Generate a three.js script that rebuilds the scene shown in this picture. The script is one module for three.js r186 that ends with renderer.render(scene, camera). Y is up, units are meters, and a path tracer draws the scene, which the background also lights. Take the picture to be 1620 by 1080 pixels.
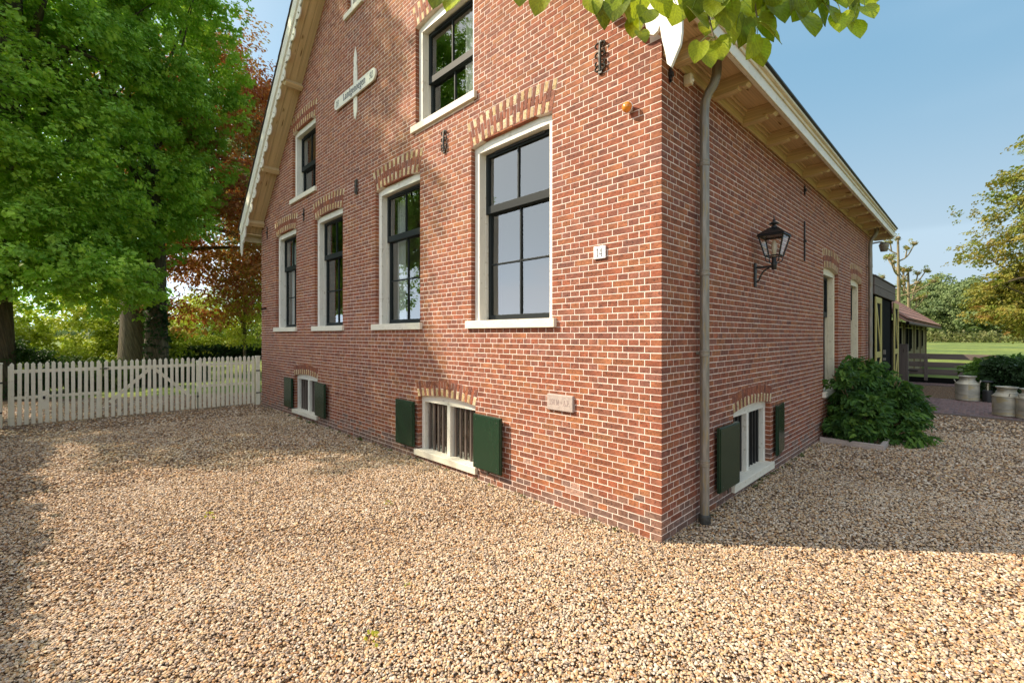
import * as THREE from 'three';
import { mergeGeometries } from 'three/addons/utils/BufferGeometryUtils.js';
import { RoundedBoxGeometry } from 'three/addons/geometries/RoundedBoxGeometry.js';
import { FontLoader } from 'three/addons/loaders/FontLoader.js';
import { TextGeometry } from 'three/addons/geometries/TextGeometry.js';

// ------------------------------------------------------------------ camera, sky, sun, exposure
const scene = new THREE.Scene();
const EYE = new THREE.Vector3(1.8846, 1.75, 3.61);
const camera = new THREE.PerspectiveCamera(2 * Math.atan(540 / 728) * 180 / Math.PI, 1024 / 682, 0.05, 1500);
camera.position.copy(EYE);
camera.lookAt(EYE.x - 0.71447, EYE.y, EYE.z - 0.69967);
camera.setViewOffset(1620, 1080, 0, 10, 1620, 1080);            // the lens is shifted a little downwards
scene.add(camera);

const SUN = new THREE.Vector3(-0.752, 0.80, 0.659).normalize();
const sunLight = new THREE.DirectionalLight(new THREE.Color().setRGB(1.0, 0.85, 0.66), 5.0);
sunLight.position.copy(SUN).multiplyScalar(70).add(new THREE.Vector3(-4, 0, 0));
sunLight.target.position.set(-4, 0, 0);
sunLight.castShadow = true;
sunLight.shadow.mapSize.set(4096, 4096);
Object.assign(sunLight.shadow.camera, { left: -45, right: 45, top: 45, bottom: -45, near: 1, far: 180 });
scene.add(sunLight, sunLight.target);

function mulberry(seed) {
  let a = seed >>> 0;
  return () => { a = (a + 0x6D2B79F5) | 0; let t = Math.imul(a ^ (a >>> 15), 1 | a); t = (t + Math.imul(t ^ (t >>> 7), 61 | t)) ^ t; return ((t ^ (t >>> 14)) >>> 0) / 4294967296; };
}
const clamp = (x, a = 0, b = 1) => Math.min(b, Math.max(a, x));
const mix = (a, b, t) => a + (b - a) * t;
const smooth = (a, b, x) => { const t = clamp((x - a) / (b - a)); return t * t * (3 - 2 * t); };
function hash(x, y, s) { let h = Math.imul(x, 374761393) + Math.imul(y, 668265263) + Math.imul(s, 2147483647 ^ 77731); h = Math.imul(h ^ (h >>> 13), 1274126177); h ^= h >>> 16; return (h >>> 0) / 4294967296; }
function vnoise(x, y, px, py, s) {                                // value noise that repeats after px, py cells
  const xi = Math.floor(x), yi = Math.floor(y), fx = x - xi, fy = y - yi, m = (a, n) => ((a % n) + n) % n;
  const u = fx * fx * (3 - 2 * fx), v = fy * fy * (3 - 2 * fy);
  const a = hash(m(xi, px), m(yi, py), s), b = hash(m(xi + 1, px), m(yi, py), s), c = hash(m(xi, px), m(yi + 1, py), s), d = hash(m(xi + 1, px), m(yi + 1, py), s);
  return mix(mix(a, b, u), mix(c, d, u), v);
}
function fbm(u, v, px, py, oct, s) { let r = 0, k = 0.5, n = 0; for (let i = 0; i < oct; i++) { r += k * vnoise(u * px, v * py, px, py, s + i); n += k; k *= 0.5; px *= 2; py *= 2; } return r / n; }

const SKY_W = 1024, SKY_H = 512;
const skyData = new Float32Array(SKY_W * SKY_H * 4);
for (let j = 0; j < SKY_H; j++) for (let i = 0; i < SKY_W; i++) {
  const el = ((j + 0.5) / SKY_H - 0.5) * Math.PI, az = ((i + 0.5) / SKY_W - 0.5) * 2 * Math.PI;
  const dx = Math.cos(el) * Math.cos(az), dy = Math.sin(el), dz = Math.cos(el) * Math.sin(az);
  const cs = dx * SUN.x + dy * SUN.y + dz * SUN.z;
  let c;
  if (dy < -0.004) c = [0.20, 0.21, 0.17];
  else {
    const e = el * 180 / Math.PI, hor = [0.42, 0.505, 0.565], mid = [0.148, 0.30, 0.44], zen = [0.095, 0.21, 0.36];
    const t1 = Math.pow(smooth(-4, 30, e), 0.9), t2 = smooth(18, 80, e);
    c = [0, 1, 2].map((k) => mix(mix(hor[k], mid[k], t1), zen[k], t2));
    const g = Math.pow(clamp(cs * 0.5 + 0.5), 3), low = smooth(0.1, 0.9, dx * -0.752 + dz * 0.659) * Math.exp(-e / 14), g2 = Math.pow(clamp((cs - 0.6) / 0.4), 2);  // sun-side glows, strengthened out of view for fill and glass reflections
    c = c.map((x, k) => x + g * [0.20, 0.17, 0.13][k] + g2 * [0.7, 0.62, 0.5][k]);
    // broken white cloud, added behind and above out of view to lift the shade; the part in view is clear but for thin wisps
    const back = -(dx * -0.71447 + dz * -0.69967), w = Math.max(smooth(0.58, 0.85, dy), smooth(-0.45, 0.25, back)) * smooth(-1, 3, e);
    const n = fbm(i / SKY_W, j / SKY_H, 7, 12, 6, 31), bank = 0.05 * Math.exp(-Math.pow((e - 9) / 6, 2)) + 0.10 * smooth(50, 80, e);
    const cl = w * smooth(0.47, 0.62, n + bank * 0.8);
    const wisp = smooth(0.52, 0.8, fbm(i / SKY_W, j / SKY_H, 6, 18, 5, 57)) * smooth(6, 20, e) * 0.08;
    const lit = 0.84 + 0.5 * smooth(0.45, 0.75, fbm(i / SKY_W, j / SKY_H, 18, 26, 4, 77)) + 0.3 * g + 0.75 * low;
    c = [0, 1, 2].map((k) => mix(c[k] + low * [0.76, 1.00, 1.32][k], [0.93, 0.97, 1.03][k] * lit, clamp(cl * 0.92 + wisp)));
  }
  const o = (j * SKY_W + i) * 4;
  skyData[o] = c[0]; skyData[o + 1] = c[1]; skyData[o + 2] = c[2]; skyData[o + 3] = 1;
}
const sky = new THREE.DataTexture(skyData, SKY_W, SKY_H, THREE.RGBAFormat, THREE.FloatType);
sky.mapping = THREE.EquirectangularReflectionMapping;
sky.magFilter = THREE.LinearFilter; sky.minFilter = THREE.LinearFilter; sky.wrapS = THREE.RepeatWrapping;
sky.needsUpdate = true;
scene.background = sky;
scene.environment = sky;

const renderer = new THREE.WebGLRenderer({ antialias: true });
renderer.setSize(1024, 682);
renderer.toneMapping = THREE.LinearToneMapping;
renderer.toneMappingExposure = 1.57;
renderer.shadowMap.enabled = true;

// ------------------------------------------------------------------ helpers
const unindex = THREE.BufferGeometry.prototype.toNonIndexed;
THREE.BufferGeometry.prototype.toNonIndexed = function () { return this.index ? unindex.call(this) : this; };
const used = {};
function numbered(name) { const n = used[name] = (used[name] ?? -1) + 1; return n ? `${name}_${String(n).padStart(3, '0')}` : name; }
function tag(o, label, category, group) { Object.assign(o.userData, { label, category }); if (group) o.userData.group = group; return o; }
function thing(name, label, category, [x, y, z] = [0, 0, 0], turn = 0, group) {
  const o = new THREE.Group(); o.name = numbered(name); o.position.set(x, y, z); o.rotation.y = turn; scene.add(o);
  return tag(o, label, category, group);
}
function structure(mesh, name) { mesh.name = numbered(name); mesh.userData.kind = 'structure'; scene.add(mesh); return mesh; }
function flat(list) {                                             // one non-indexed geometry with position, normal, uv (and colour if the first has it)
  const gs = (Array.isArray(list) ? list : [list]).map((g) => { const n = g.index ? g.toNonIndexed() : g; for (const k of Object.keys(n.attributes)) if (!['position', 'normal', 'uv'].includes(k)) n.deleteAttribute(k); if (!n.attributes.normal) n.computeVertexNormals(); if (!n.attributes.uv) n.setAttribute('uv', new THREE.BufferAttribute(new Float32Array(n.attributes.position.count * 2), 2)); n.clearGroups(); return n; });
  return gs.length > 1 ? mergeGeometries(gs) : gs[0];
}
function part(name, geo, mat, parent, label) {
  const m = new THREE.Mesh(flat(geo), mat); m.name = name; m.castShadow = m.receiveShadow = true;
  if (label) m.userData.label = label;
  parent.add(m); return m;
}
function metric(g, along = 'x', seed = 0) {                       // uv in metres, the grain running along one axis
  const p = g.attributes.position, n = g.attributes.normal, uv = new Float32Array(p.count * 2), ax = 'xyz'.indexOf(along);
  for (let i = 0; i < p.count; i++) {
    const P = [p.getX(i), p.getY(i), p.getZ(i)], N = [Math.abs(n.getX(i)), Math.abs(n.getY(i)), Math.abs(n.getZ(i))];
    let d = N[0] > N[1] && N[0] > N[2] ? 0 : N[1] > N[2] ? 1 : 2, a = ax, b;
    if (d === ax) { a = (ax + 1) % 3; b = (ax + 2) % 3; } else b = 3 - d - ax;
    uv[i * 2] = P[a] + seed * 1.37; uv[i * 2 + 1] = P[b] + seed * 0.73;
  }
  g.setAttribute('uv', new THREE.BufferAttribute(uv, 2)); return g;
}
let boxSeed = 0;
function bx(x0, x1, y0, y1, z0, z1, r = 0.004, along) {           // a chamfered box between two corners
  const w = x1 - x0, h = y1 - y0, d = z1 - z0;
  const g = (r > 0 ? new RoundedBoxGeometry(w, h, d, 1, Math.min(r, w / 2.2, h / 2.2, d / 2.2)) : new THREE.BoxGeometry(w, h, d)).toNonIndexed();
  metric(g, along ?? (w >= h && w >= d ? 'x' : h >= d ? 'y' : 'z'), ++boxSeed % 37);
  return g.translate((x0 + x1) / 2, (y0 + y1) / 2, (z0 + z1) / 2);
}
function tube(points, radius, radial = 8, seg = null) {           // a pipe or branch along points; radius a number or an array of one per point
  const pts = points.map((p) => p.isVector3 ? p : new THREE.Vector3(...p));
  const c = pts.length > 2 ? new THREE.CatmullRomCurve3(pts) : new THREE.LineCurve3(pts[0], pts[1]);
  const n = seg ?? Math.max(1, (pts.length - 1) * 4), g = new THREE.TubeGeometry(c, n, 1, radial, false);
  const P = g.attributes.position, uv = g.attributes.uv, len = c.getLength();
  for (let i = 0; i <= n; i++) {
    const t = i / n, o = c.getPointAt ? c.getPointAt(t) : c.getPoint(t), f = t * (pts.length - 1), k = Math.min(pts.length - 2, Math.floor(f));
    const r = typeof radius === 'number' ? radius : mix(radius[k], radius[k + 1], f - k);
    for (let j = 0; j <= radial; j++) { const q = i * (radial + 1) + j; P.setXYZ(q, o.x + (P.getX(q) - o.x) * r, o.y + (P.getY(q) - o.y) * r, o.z + (P.getZ(q) - o.z) * r); uv.setXY(q, t * len, j / radial * Math.max(0.2, 2 * Math.PI * r)); }
  }
  g.computeVertexNormals();
  return g.toNonIndexed();
}
function lathe(profile, seg = 24) { return new THREE.LatheGeometry(profile.map(([r, y]) => new THREE.Vector2(r, y)), seg).toNonIndexed(); }
function extrude(outline, depth, holes = [], bevel = 0, curve = 10) {
  const s = new THREE.Shape(outline.map(([x, y]) => new THREE.Vector2(x, y)));
  for (const h of holes) s.holes.push(new THREE.Path(h.map(([x, y]) => new THREE.Vector2(x, y))));
  const g = new THREE.ExtrudeGeometry(s, { depth, curveSegments: curve, bevelEnabled: bevel > 0, bevelThickness: bevel, bevelSize: bevel, bevelOffset: -bevel, bevelSegments: 1 });
  return g.index ? g.toNonIndexed() : g;
}

// ------------------------------------------------------------------ textures
function texture(w, h, fn, srgb = true) {
  const d = new Uint8Array(w * h * 4);
  for (let j = 0; j < h; j++) for (let i = 0; i < w; i++) { const c = fn((i + 0.5) / w, (j + 0.5) / h, i, j), o = (j * w + i) * 4; d[o] = clamp(c[0]) * 255; d[o + 1] = clamp(c[1]) * 255; d[o + 2] = clamp(c[2]) * 255; d[o + 3] = c[3] === undefined ? 255 : clamp(c[3]) * 255; }
  const t = new THREE.DataTexture(d, w, h); t.wrapS = t.wrapT = THREE.RepeatWrapping; t.magFilter = t.minFilter = THREE.LinearFilter;
  if (srgb) t.colorSpace = THREE.SRGBColorSpace; t.needsUpdate = true; return t;
}
function sized(t, mx, my = mx) { const c = t.clone(); c.repeat.set(1 / mx, 1 / my); c.needsUpdate = true; return c; }
const std = (o) => o.specularIntensity !== undefined ? new THREE.MeshPhysicalMaterial(o) : new THREE.MeshStandardMaterial(o);
const rgb = (r, g, b) => new THREE.Color().setRGB(r, g, b);

// brick skin: fired clay with streaks, pits and a few pale specks
const brickTex = texture(512, 512, (u, v) => {
  const a = fbm(u, v, 12, 18, 4, 3), b = fbm(u, v, 60, 90, 3, 9), pit = smooth(0.66, 0.8, fbm(u, v, 90, 90, 2, 17)), pale = smooth(0.62, 0.8, fbm(u, v, 16, 24, 4, 23));
  const g = 0.70 + 0.34 * a + 0.20 * (b - 0.5) - 0.28 * pit;
  return [g + 0.12 * pale, g + 0.15 * pale - 0.01, g + 0.15 * pale];
});
const brickBump = texture(512, 512, (u, v) => { const g = 0.5 * fbm(u, v, 24, 36, 4, 4) + 0.5 * fbm(u, v, 90, 90, 2, 17); return [g, g, g]; }, false);
const mortarTex = texture(256, 256, (u, v) => { const g = 0.90 + 0.2 * (fbm(u, v, 10, 10, 5, 41) - 0.4); return [g, g * 0.985, g * 0.965]; });
const paintTex = texture(256, 256, (u, v) => { const a = fbm(u, v, 6, 20, 4, 51), s = smooth(0.68, 0.82, fbm(u, v, 20, 24, 4, 53)); const g = 0.93 + 0.08 * a - 0.1 * s; return [g, g - 0.012 * s, g - 0.04 * s]; });
const grainTex = texture(512, 512, (u, v) => {                    // grain along u
  const w = v + 0.02 * fbm(u, v, 3, 6, 3, 61), line = fbm(u, w, 2, 60, 3, 63), knot = smooth(0.82, 0.93, fbm(u, v, 5, 9, 2, 67));
  const g = 0.80 + 0.24 * (line - 0.4) - 0.35 * knot; return [g, g * (1 - 0.10 * knot), g * (1 - 0.25 * knot)];
});
const rustTex = texture(256, 512, (u, v) => { const a = fbm(u, v, 4, 10, 5, 71), b = smooth(0.55, 0.75, fbm(u, v, 5, 14, 4, 73)); return [0.72 + 0.35 * (a - 0.4) + 0.04 * b, 0.72 + 0.33 * (a - 0.4), 0.70 + 0.3 * (a - 0.4) - 0.10 * b]; });
const barkTex = texture(256, 512, (u, v) => { const a = fbm(u + 0.05 * fbm(u, v, 4, 4, 2, 80), v, 3, 24, 4, 81), b = fbm(u, v, 8, 8, 4, 83); const g = 0.45 + 0.55 * a; return [g, g * (0.95 + 0.08 * b), g * (0.84 + 0.1 * b)]; });
const barkBump = texture(256, 512, (u, v) => { const a = fbm(u + 0.05 * fbm(u, v, 4, 4, 2, 80), v, 3, 24, 4, 81); return [a, a, a]; }, false);
const grassTex = texture(512, 512, (u, v) => { const a = fbm(u, v, 8, 8, 5, 91), b = fbm(u, v, 100, 100, 2, 93); const g = 0.55 + 0.5 * a + 0.3 * (b - 0.5); return [g * (0.9 + 0.25 * (a - 0.5)), g, g * 0.8]; });

// gravel sheet under and beyond the single pebbles: rounded stones of many tones
const GN = 62, gravelPalette = [[224, 196, 160], [205, 164, 120], [236, 222, 200], [176, 124, 84], [214, 180, 150], [160, 148, 138], [196, 142, 96], [240, 232, 220], [132, 100, 78], [226, 190, 130]];
function gravelAt(u, v) {
  const x = u * GN, y = v * GN, xi = Math.floor(x), yi = Math.floor(y); let d1 = 9, d2 = 9, id = 0;
  for (let b = -1; b <= 1; b++) for (let a = -1; a <= 1; a++) {
    const cx = ((xi + a) % GN + GN) % GN, cy = ((yi + b) % GN + GN) % GN, px = xi + a + 0.1 + 0.8 * hash(cx, cy, 5), py = yi + b + 0.1 + 0.8 * hash(cx, cy, 6);
    const d = Math.hypot(px - x, (py - y)); if (d < d1) { d2 = d1; d1 = d; id = cx * 131 + cy; } else if (d < d2) d2 = d;
  }
  return [d2 - d1, d1, id];
}
const gravelMap = texture(1024, 1024, (u, v) => { const [e, , id] = gravelAt(u, v), c = gravelPalette[Math.floor(hash(id, 3, 8) * gravelPalette.length)], k = 0.8 + 0.35 * (hash(id, 9, 2) - 0.5), s = mix(0.6, 1, smooth(0.02, 0.16, e)); return c.map((q) => q / 255 * k * s); });
const gravelBump = texture(1024, 1024, (u, v) => { const [e, , id] = gravelAt(u, v), h = Math.sqrt(clamp(e * 1.6)) * (0.7 + 0.3 * hash(id, 4, 1)); return [h, h, h]; }, false);

// ------------------------------------------------------------------ materials
const BRICKM = (c) => std({ color: c, map: sized(brickTex, 0.9), bumpMap: sized(brickBump, 0.9), bumpScale: 0.0022, roughness: 0.88 });
const M = {
  mortar: std({ color: rgb(0.93, 0.79, 0.705), map: sized(mortarTex, 0.6), bumpMap: sized(mortarTex, 0.6), bumpScale: 0.001, roughness: 0.95 }),
  cream: std({ color: rgb(0.82, 0.72, 0.52), map: sized(paintTex, 0.8), roughness: 0.5 }),
  white: std({ color: rgb(0.84, 0.80, 0.70), map: sized(paintTex, 0.8), roughness: 0.48 }),
  sill: std({ color: rgb(0.82, 0.75, 0.61), map: sized(paintTex, 0.5), bumpMap: sized(paintTex, 0.5), bumpScale: 0.001, roughness: 0.6 }),
  ochre: std({ color: rgb(0.98, 0.75, 0.42), map: sized(grainTex, 1.1, 0.5), bumpMap: sized(grainTex, 1.1, 0.5), bumpScale: 0.0012, roughness: 0.55 }),
  sash: std({ color: rgb(0.018, 0.023, 0.023), map: sized(paintTex, 0.5), roughness: 0.55, specularIntensity: 0.35 }),
  shutter: std({ color: rgb(0.011, 0.038, 0.019), map: sized(paintTex, 0.35), bumpMap: sized(paintTex, 0.35), bumpScale: 0.0006, roughness: 0.22 }),
  iron: std({ color: rgb(0.022, 0.022, 0.022), roughness: 0.42, metalness: 0.2 }),
  oldIron: std({ color: rgb(0.12, 0.115, 0.11), map: sized(rustTex, 0.3), bumpMap: sized(rustTex, 0.1), bumpScale: 0.001, roughness: 0.5, metalness: 0.4 }),
  zinc: std({ color: rgb(0.43, 0.39, 0.35), map: sized(rustTex, 0.7, 0.3), roughness: 0.45, metalness: 0.25 }),
  can: std({ color: rgb(0.74, 0.69, 0.60), map: sized(rustTex, 0.6, 0.6), bumpMap: sized(rustTex, 0.2), bumpScale: 0.001, roughness: 0.45, metalness: 0.35 }),
  glass: new THREE.MeshPhysicalMaterial({ color: rgb(0.86, 0.92, 0.9), transmission: 1, thickness: 0, roughness: 0, ior: 2.5, specularIntensity: 1 }),
  lampGlass: new THREE.MeshPhysicalMaterial({ color: rgb(0.95, 0.96, 0.94), transmission: 1, thickness: 0, roughness: 0.03, ior: 1.5 }),
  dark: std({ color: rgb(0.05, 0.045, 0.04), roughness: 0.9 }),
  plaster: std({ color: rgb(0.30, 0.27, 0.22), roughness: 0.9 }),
  curtain: new THREE.MeshPhysicalMaterial({ color: rgb(0.75, 0.72, 0.68), transmission: 0.3, thickness: 0, roughness: 1, side: THREE.DoubleSide }),
  teal: new THREE.MeshPhysicalMaterial({ color: rgb(0.10, 0.30, 0.28), transmission: 0.3, thickness: 0, roughness: 1, side: THREE.DoubleSide }),
  tile: std({ color: rgb(0.06, 0.05, 0.045), map: sized(mortarTex, 0.5), roughness: 0.6 }),
  fence: std({ color: rgb(0.92, 0.85, 0.66), map: sized(paintTex, 0.7), bumpMap: sized(paintTex, 0.3), bumpScale: 0.0006, roughness: 0.62 }),
  weathered: std({ color: rgb(0.20, 0.155, 0.13), map: sized(grainTex, 1.4, 0.45), bumpMap: sized(grainTex, 1.4, 0.45), bumpScale: 0.002, roughness: 0.85 }),
  blackWood: std({ color: rgb(0.012, 0.012, 0.011), map: sized(grainTex, 1.4, 0.45), bumpMap: sized(grainTex, 1.4, 0.45), bumpScale: 0.0015, roughness: 0.9, specularIntensity: 0.2 }),
  yellow: std({ color: rgb(0.50, 0.42, 0.13), map: sized(paintTex, 0.6), roughness: 0.5 }),
  stableWood: std({ color: rgb(0.30, 0.25, 0.13), map: sized(grainTex, 1.4, 0.45), bumpMap: sized(grainTex, 1.4, 0.45), bumpScale: 0.002, roughness: 0.8 }),
  bark: std({ color: rgb(0.20, 0.16, 0.115), map: sized(barkTex, 0.8, 0.6), bumpMap: sized(barkBump, 0.8, 0.6), bumpScale: 0.02, roughness: 0.95 }),
  paleBark: std({ color: rgb(0.42, 0.35, 0.24), map: sized(barkTex, 0.8, 0.6), bumpMap: sized(barkBump, 0.8, 0.6), bumpScale: 0.01, roughness: 0.95 }),
  twig: std({ color: rgb(0.13, 0.10, 0.06), roughness: 0.9 }),
  enamel: std({ color: rgb(0.85, 0.84, 0.82), roughness: 0.2 }),
  ink: std({ color: rgb(0.02, 0.02, 0.025), roughness: 0.5 }),
  stone: std({ color: rgb(0.52, 0.44, 0.40), map: sized(mortarTex, 0.25), bumpMap: sized(mortarTex, 0.2), bumpScale: 0.003, roughness: 0.9 }),
  stoneText: std({ color: rgb(0.33, 0.24, 0.22), roughness: 0.95 }),
};
const leafMat = new THREE.MeshPhysicalMaterial({ color: 0xffffff, roughness: 0.62, transmission: 0.55, thickness: 0, side: THREE.DoubleSide, specularIntensity: 0.35 });
// ------------------------------------------------------------------ the ground
{
  const g = new THREE.PlaneGeometry(1600, 1600, 1, 1).rotateX(-Math.PI / 2); metric(g, 'x');
  const m = std({ color: rgb(0.27, 0.29, 0.07), map: sized(grassTex, 37), bumpMap: sized(grassTex, 2.2), bumpScale: 0.05, roughness: 1 });
  const o = structure(new THREE.Mesh(g, m), 'meadow'); o.position.y = -0.03; o.receiveShadow = true;
  tag(o, 'flat green grass fields around the house reaching the horizon', 'meadow'); o.userData.kind = 'structure';
}
const W = 10.85, DEEP = 10.6;                                      // the house: along x from 0 to -W, along z from 0 to -DEEP
const yardOutline = [[9, 12], [9, -9], [3.4, -14], [3.3, -20.2], [-0.3, -20.2], [-0.3, -10], [-11, -10], [-13.0, -2.2], [-15.2, 2.2], [-16.9, 5.2], [-17.6, 12]];
const gravelMat = std({ color: rgb(0.64, 0.53, 0.41), map: sized(gravelMap, 0.95), bumpMap: sized(gravelBump, 0.95), bumpScale: 0.014, roughness: 0.85 });
const yard = (() => {
  const s = new THREE.Shape(yardOutline.map(([x, z]) => new THREE.Vector2(x, -z)));
  const g = new THREE.ShapeGeometry(s).rotateX(-Math.PI / 2).toNonIndexed(); metric(g, 'x');
  const o = structure(new THREE.Mesh(g, gravelMat), 'gravel_yard'); o.receiveShadow = true; o.position.y = -0.012;
  return tag(o, 'tan pebble gravel yard spread around the corner of the brick house', 'gravel'), o.userData.kind = 'structure', o;
})();
function inYard(x, z) { let c = false; const p = yardOutline; for (let i = 0, j = p.length - 1; i < p.length; j = i++) if ((p[i][1] > z) !== (p[j][1] > z) && x < (p[j][0] - p[i][0]) * (z - p[i][1]) / (p[j][1] - p[i][1]) + p[i][0]) c = !c; return c; }
{ // single pebbles, dense near where one stands and thinner further off
  const r = mulberry(77), kinds = [];
  for (let k = 0; k < 4; k++) {
    const g = new THREE.IcosahedronGeometry(1, 1), p = g.attributes.position, sx = 1.1 + 0.35 * r(), sy = 0.55 + 0.2 * r(), sz = 0.85 + 0.2 * r(), q = k * 3.1;
    for (let i = 0; i < p.count; i++) { const x = p.getX(i), y = p.getY(i), z = p.getZ(i), d = 1 + 0.13 * Math.sin(2.3 * x + q) * Math.cos(1.9 * z - q) + 0.09 * Math.sin(3.1 * y + 2 * q + x); p.setXYZ(i, x * d * sx, y * d * sy, z * d * sz); }
    const n = new Float32Array(p.count * 3), v = new THREE.Vector3();
    for (let i = 0; i < p.count; i++) { v.set(p.getX(i) / (sx * sx), p.getY(i) / (sy * sy), p.getZ(i) / (sz * sz)).normalize(); n.set([v.x, v.y, v.z], i * 3); }
    g.setAttribute('normal', new THREE.BufferAttribute(n, 3)); kinds.push({ g, list: [] });
  }
  const tones = [[0.26, 0.19, 0.14], [0.46, 0.26, 0.12], [0.36, 0.31, 0.28], [0.56, 0.38, 0.22], [0.44, 0.36, 0.30], [0.62, 0.46, 0.30], [0.60, 0.40, 0.22], [0.66, 0.52, 0.37], [0.64, 0.50, 0.40], [0.70, 0.57, 0.42], [0.70, 0.54, 0.33], [0.72, 0.62, 0.50], [0.78, 0.69, 0.57], [0.80, 0.75, 0.68], [0.74, 0.66, 0.56]];
  const heap = (x, z) => fbm(x / 64 + 0.3, z / 64 + 0.3, 60, 110, 3, 19) * 1.4 - 0.4;
  const fx = -0.71447, fz = -0.69967;
  const ring = (d0, d1, per, size) => {
    const n = Math.round(Math.PI * (d1 * d1 - d0 * d0) * per);
    for (let i = 0; i < n; i++) {
      const d = Math.sqrt(mix(d0 * d0, d1 * d1, r())), a = r() * 2 * Math.PI, x = EYE.x + d * Math.cos(a), z = EYE.z + d * Math.sin(a), pick = r(), s = size * (0.55 + 0.9 * Math.pow(r(), 1.6)), tone = r(), e = [r(), r(), r(), r()];
      const f = (x - EYE.x) * fx + (z - EYE.z) * fz;
      if (f < 0.55 * d - 0.3 || f < 1.2) continue;                                   // what lies behind the place one stands
      if ((x > -W + 0.02 && x < 0.0 && z < 0.0 && z > -DEEP) || !inYard(x, z)) continue;
      if (z < -10.15 && x > 0) continue;
      kinds[Math.floor(pick * 4)].list.push([x, z, s, tone, e]);
    }
  };
  ring(0, 4.2, 8200, 0.0064); ring(4.2, 7, 4800, 0.0073); ring(7, 11.5, 1900, 0.0095); ring(11.5, 17, 420, 0.013);
  const mat = std({ color: 0xffffff, map: sized(mortarTex, 0.35), roughness: 0.72 });
  const M4 = new THREE.Matrix4(), Q = new THREE.Quaternion(), E = new THREE.Euler(), c = new THREE.Color();
  for (const { g, list } of kinds) {
    const im = new THREE.InstancedMesh(g, mat, list.length); im.name = 'pebbles'; im.userData.kind = 'stuff'; im.castShadow = im.receiveShadow = true;
    list.forEach(([x, z, s, tone, e], i) => {
      E.set((e[0] - 0.5) * 0.9, e[1] * 6.283, (e[2] - 0.5) * 0.9);
      M4.compose(new THREE.Vector3(x, 0.004 + s * (e[3] * 0.8 - 0.1) + 0.016 * heap(x, z), z), Q.setFromEuler(E), new THREE.Vector3(s, s, s)); im.setMatrixAt(i, M4);
      const pt = clamp(tone + 0.24 * (vnoise(x * 1.7 + 50, z * 1.7 + 50, 999, 999, 12) - 0.5)), t = tones[Math.min(tones.length - 1, Math.floor(pt * tones.length))], k = 0.84 + 0.3 * e[0]; im.setColorAt(i, c.setRGB(clamp(t[0] * k * 0.93), clamp(t[1] * k * 0.87), clamp(t[2] * k * 0.79)));
    });
    yard.add(im);
  }
}
// ------------------------------------------------------------------ the brick house
const house = thing('brick_house', 'large red brick farmhouse with white framed windows, yellow striped arches and carved white gable boards', 'house');
const CH = 0.0591, JOINT = 0.0079;
const brickTones = [[0.40, 0.135, 0.062], [0.36, 0.115, 0.058], [0.44, 0.165, 0.075], [0.31, 0.092, 0.052], [0.27, 0.088, 0.060], [0.46, 0.19, 0.090], [0.345, 0.125, 0.078], [0.22, 0.078, 0.060], [0.42, 0.145, 0.060], [0.30, 0.115, 0.085], [0.48, 0.175, 0.066], [0.38, 0.105, 0.052]];
for (const t of brickTones) [0.375, 0.132, 0.062].forEach((m, k) => { t[k] = (t[k] * 0.80 + m * 0.20) * [0.97, 1.0, 0.94][k]; });
const brickMats = brickTones.map((t) => BRICKM(rgb(...t)));
const brickMixed = BRICKM(rgb(1, 1, 1)); brickMixed.vertexColors = true;
const yellowMats = [[0.70, 0.52, 0.27], [0.64, 0.46, 0.22], [0.74, 0.58, 0.34]].map((t) => BRICKM(rgb(...t)));
const efflorMat = BRICKM(rgb(0.52, 0.31, 0.22)), greyMats = [[0.27, 0.15, 0.105], [0.31, 0.16, 0.105], [0.24, 0.14, 0.105]].map((t) => BRICKM(rgb(...t)));

function quadPrism(c, zf, depth, bev, r, seed = 0) {              // a brick: four front corners [x, y] going round, its front at zf, edges knocked off
  const pos = [], nor = [], uv = [], cx = (c[0][0] + c[1][0] + c[2][0] + c[3][0]) / 4, cy = (c[0][1] + c[1][1] + c[2][1] + c[3][1]) / 4;
  const inner = c.map(([x, y]) => { const k = () => bev * (0.6 + 0.9 * r()); return [x - Math.sign(x - cx) * k(), y - Math.sign(y - cy) * k(), zf + (r() - 0.3) * 0.0012]; });
  const rim = c.map(([x, y]) => [x, y, zf - bev * 0.75]), back = c.map(([x, y]) => [x, y, zf - depth]);
  const A = new THREE.Vector3(), B = new THREE.Vector3(), N = new THREE.Vector3();
  const quad = (a, b, d, e) => {
    A.set(b[0] - a[0], b[1] - a[1], b[2] - a[2]); B.set(d[0] - a[0], d[1] - a[1], d[2] - a[2]); N.crossVectors(A, B).normalize();
    for (const p of [a, b, d, a, d, e]) { pos.push(...p); nor.push(N.x, N.y, N.z); if (Math.abs(N.x) > 0.8) uv.push(p[2] + seed, p[1] + seed * 0.7); else if (Math.abs(N.y) > 0.8) uv.push(p[0] + seed, p[2] + seed * 0.7); else uv.push(p[0] + seed, p[1] + seed * 0.7); }
  };
  quad(...inner);
  for (let i = 0; i < 4; i++) { const j = (i + 1) % 4; quad(rim[i], rim[j], inner[j], inner[i]); quad(back[i], back[j], rim[j], rim[i]); }
  const g = new THREE.BufferGeometry();
  g.setAttribute('position', new THREE.Float32BufferAttribute(pos, 3)); g.setAttribute('normal', new THREE.Float32BufferAttribute(nor, 3)); g.setAttribute('uv', new THREE.Float32BufferAttribute(uv, 2));
  return g;
}

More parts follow.
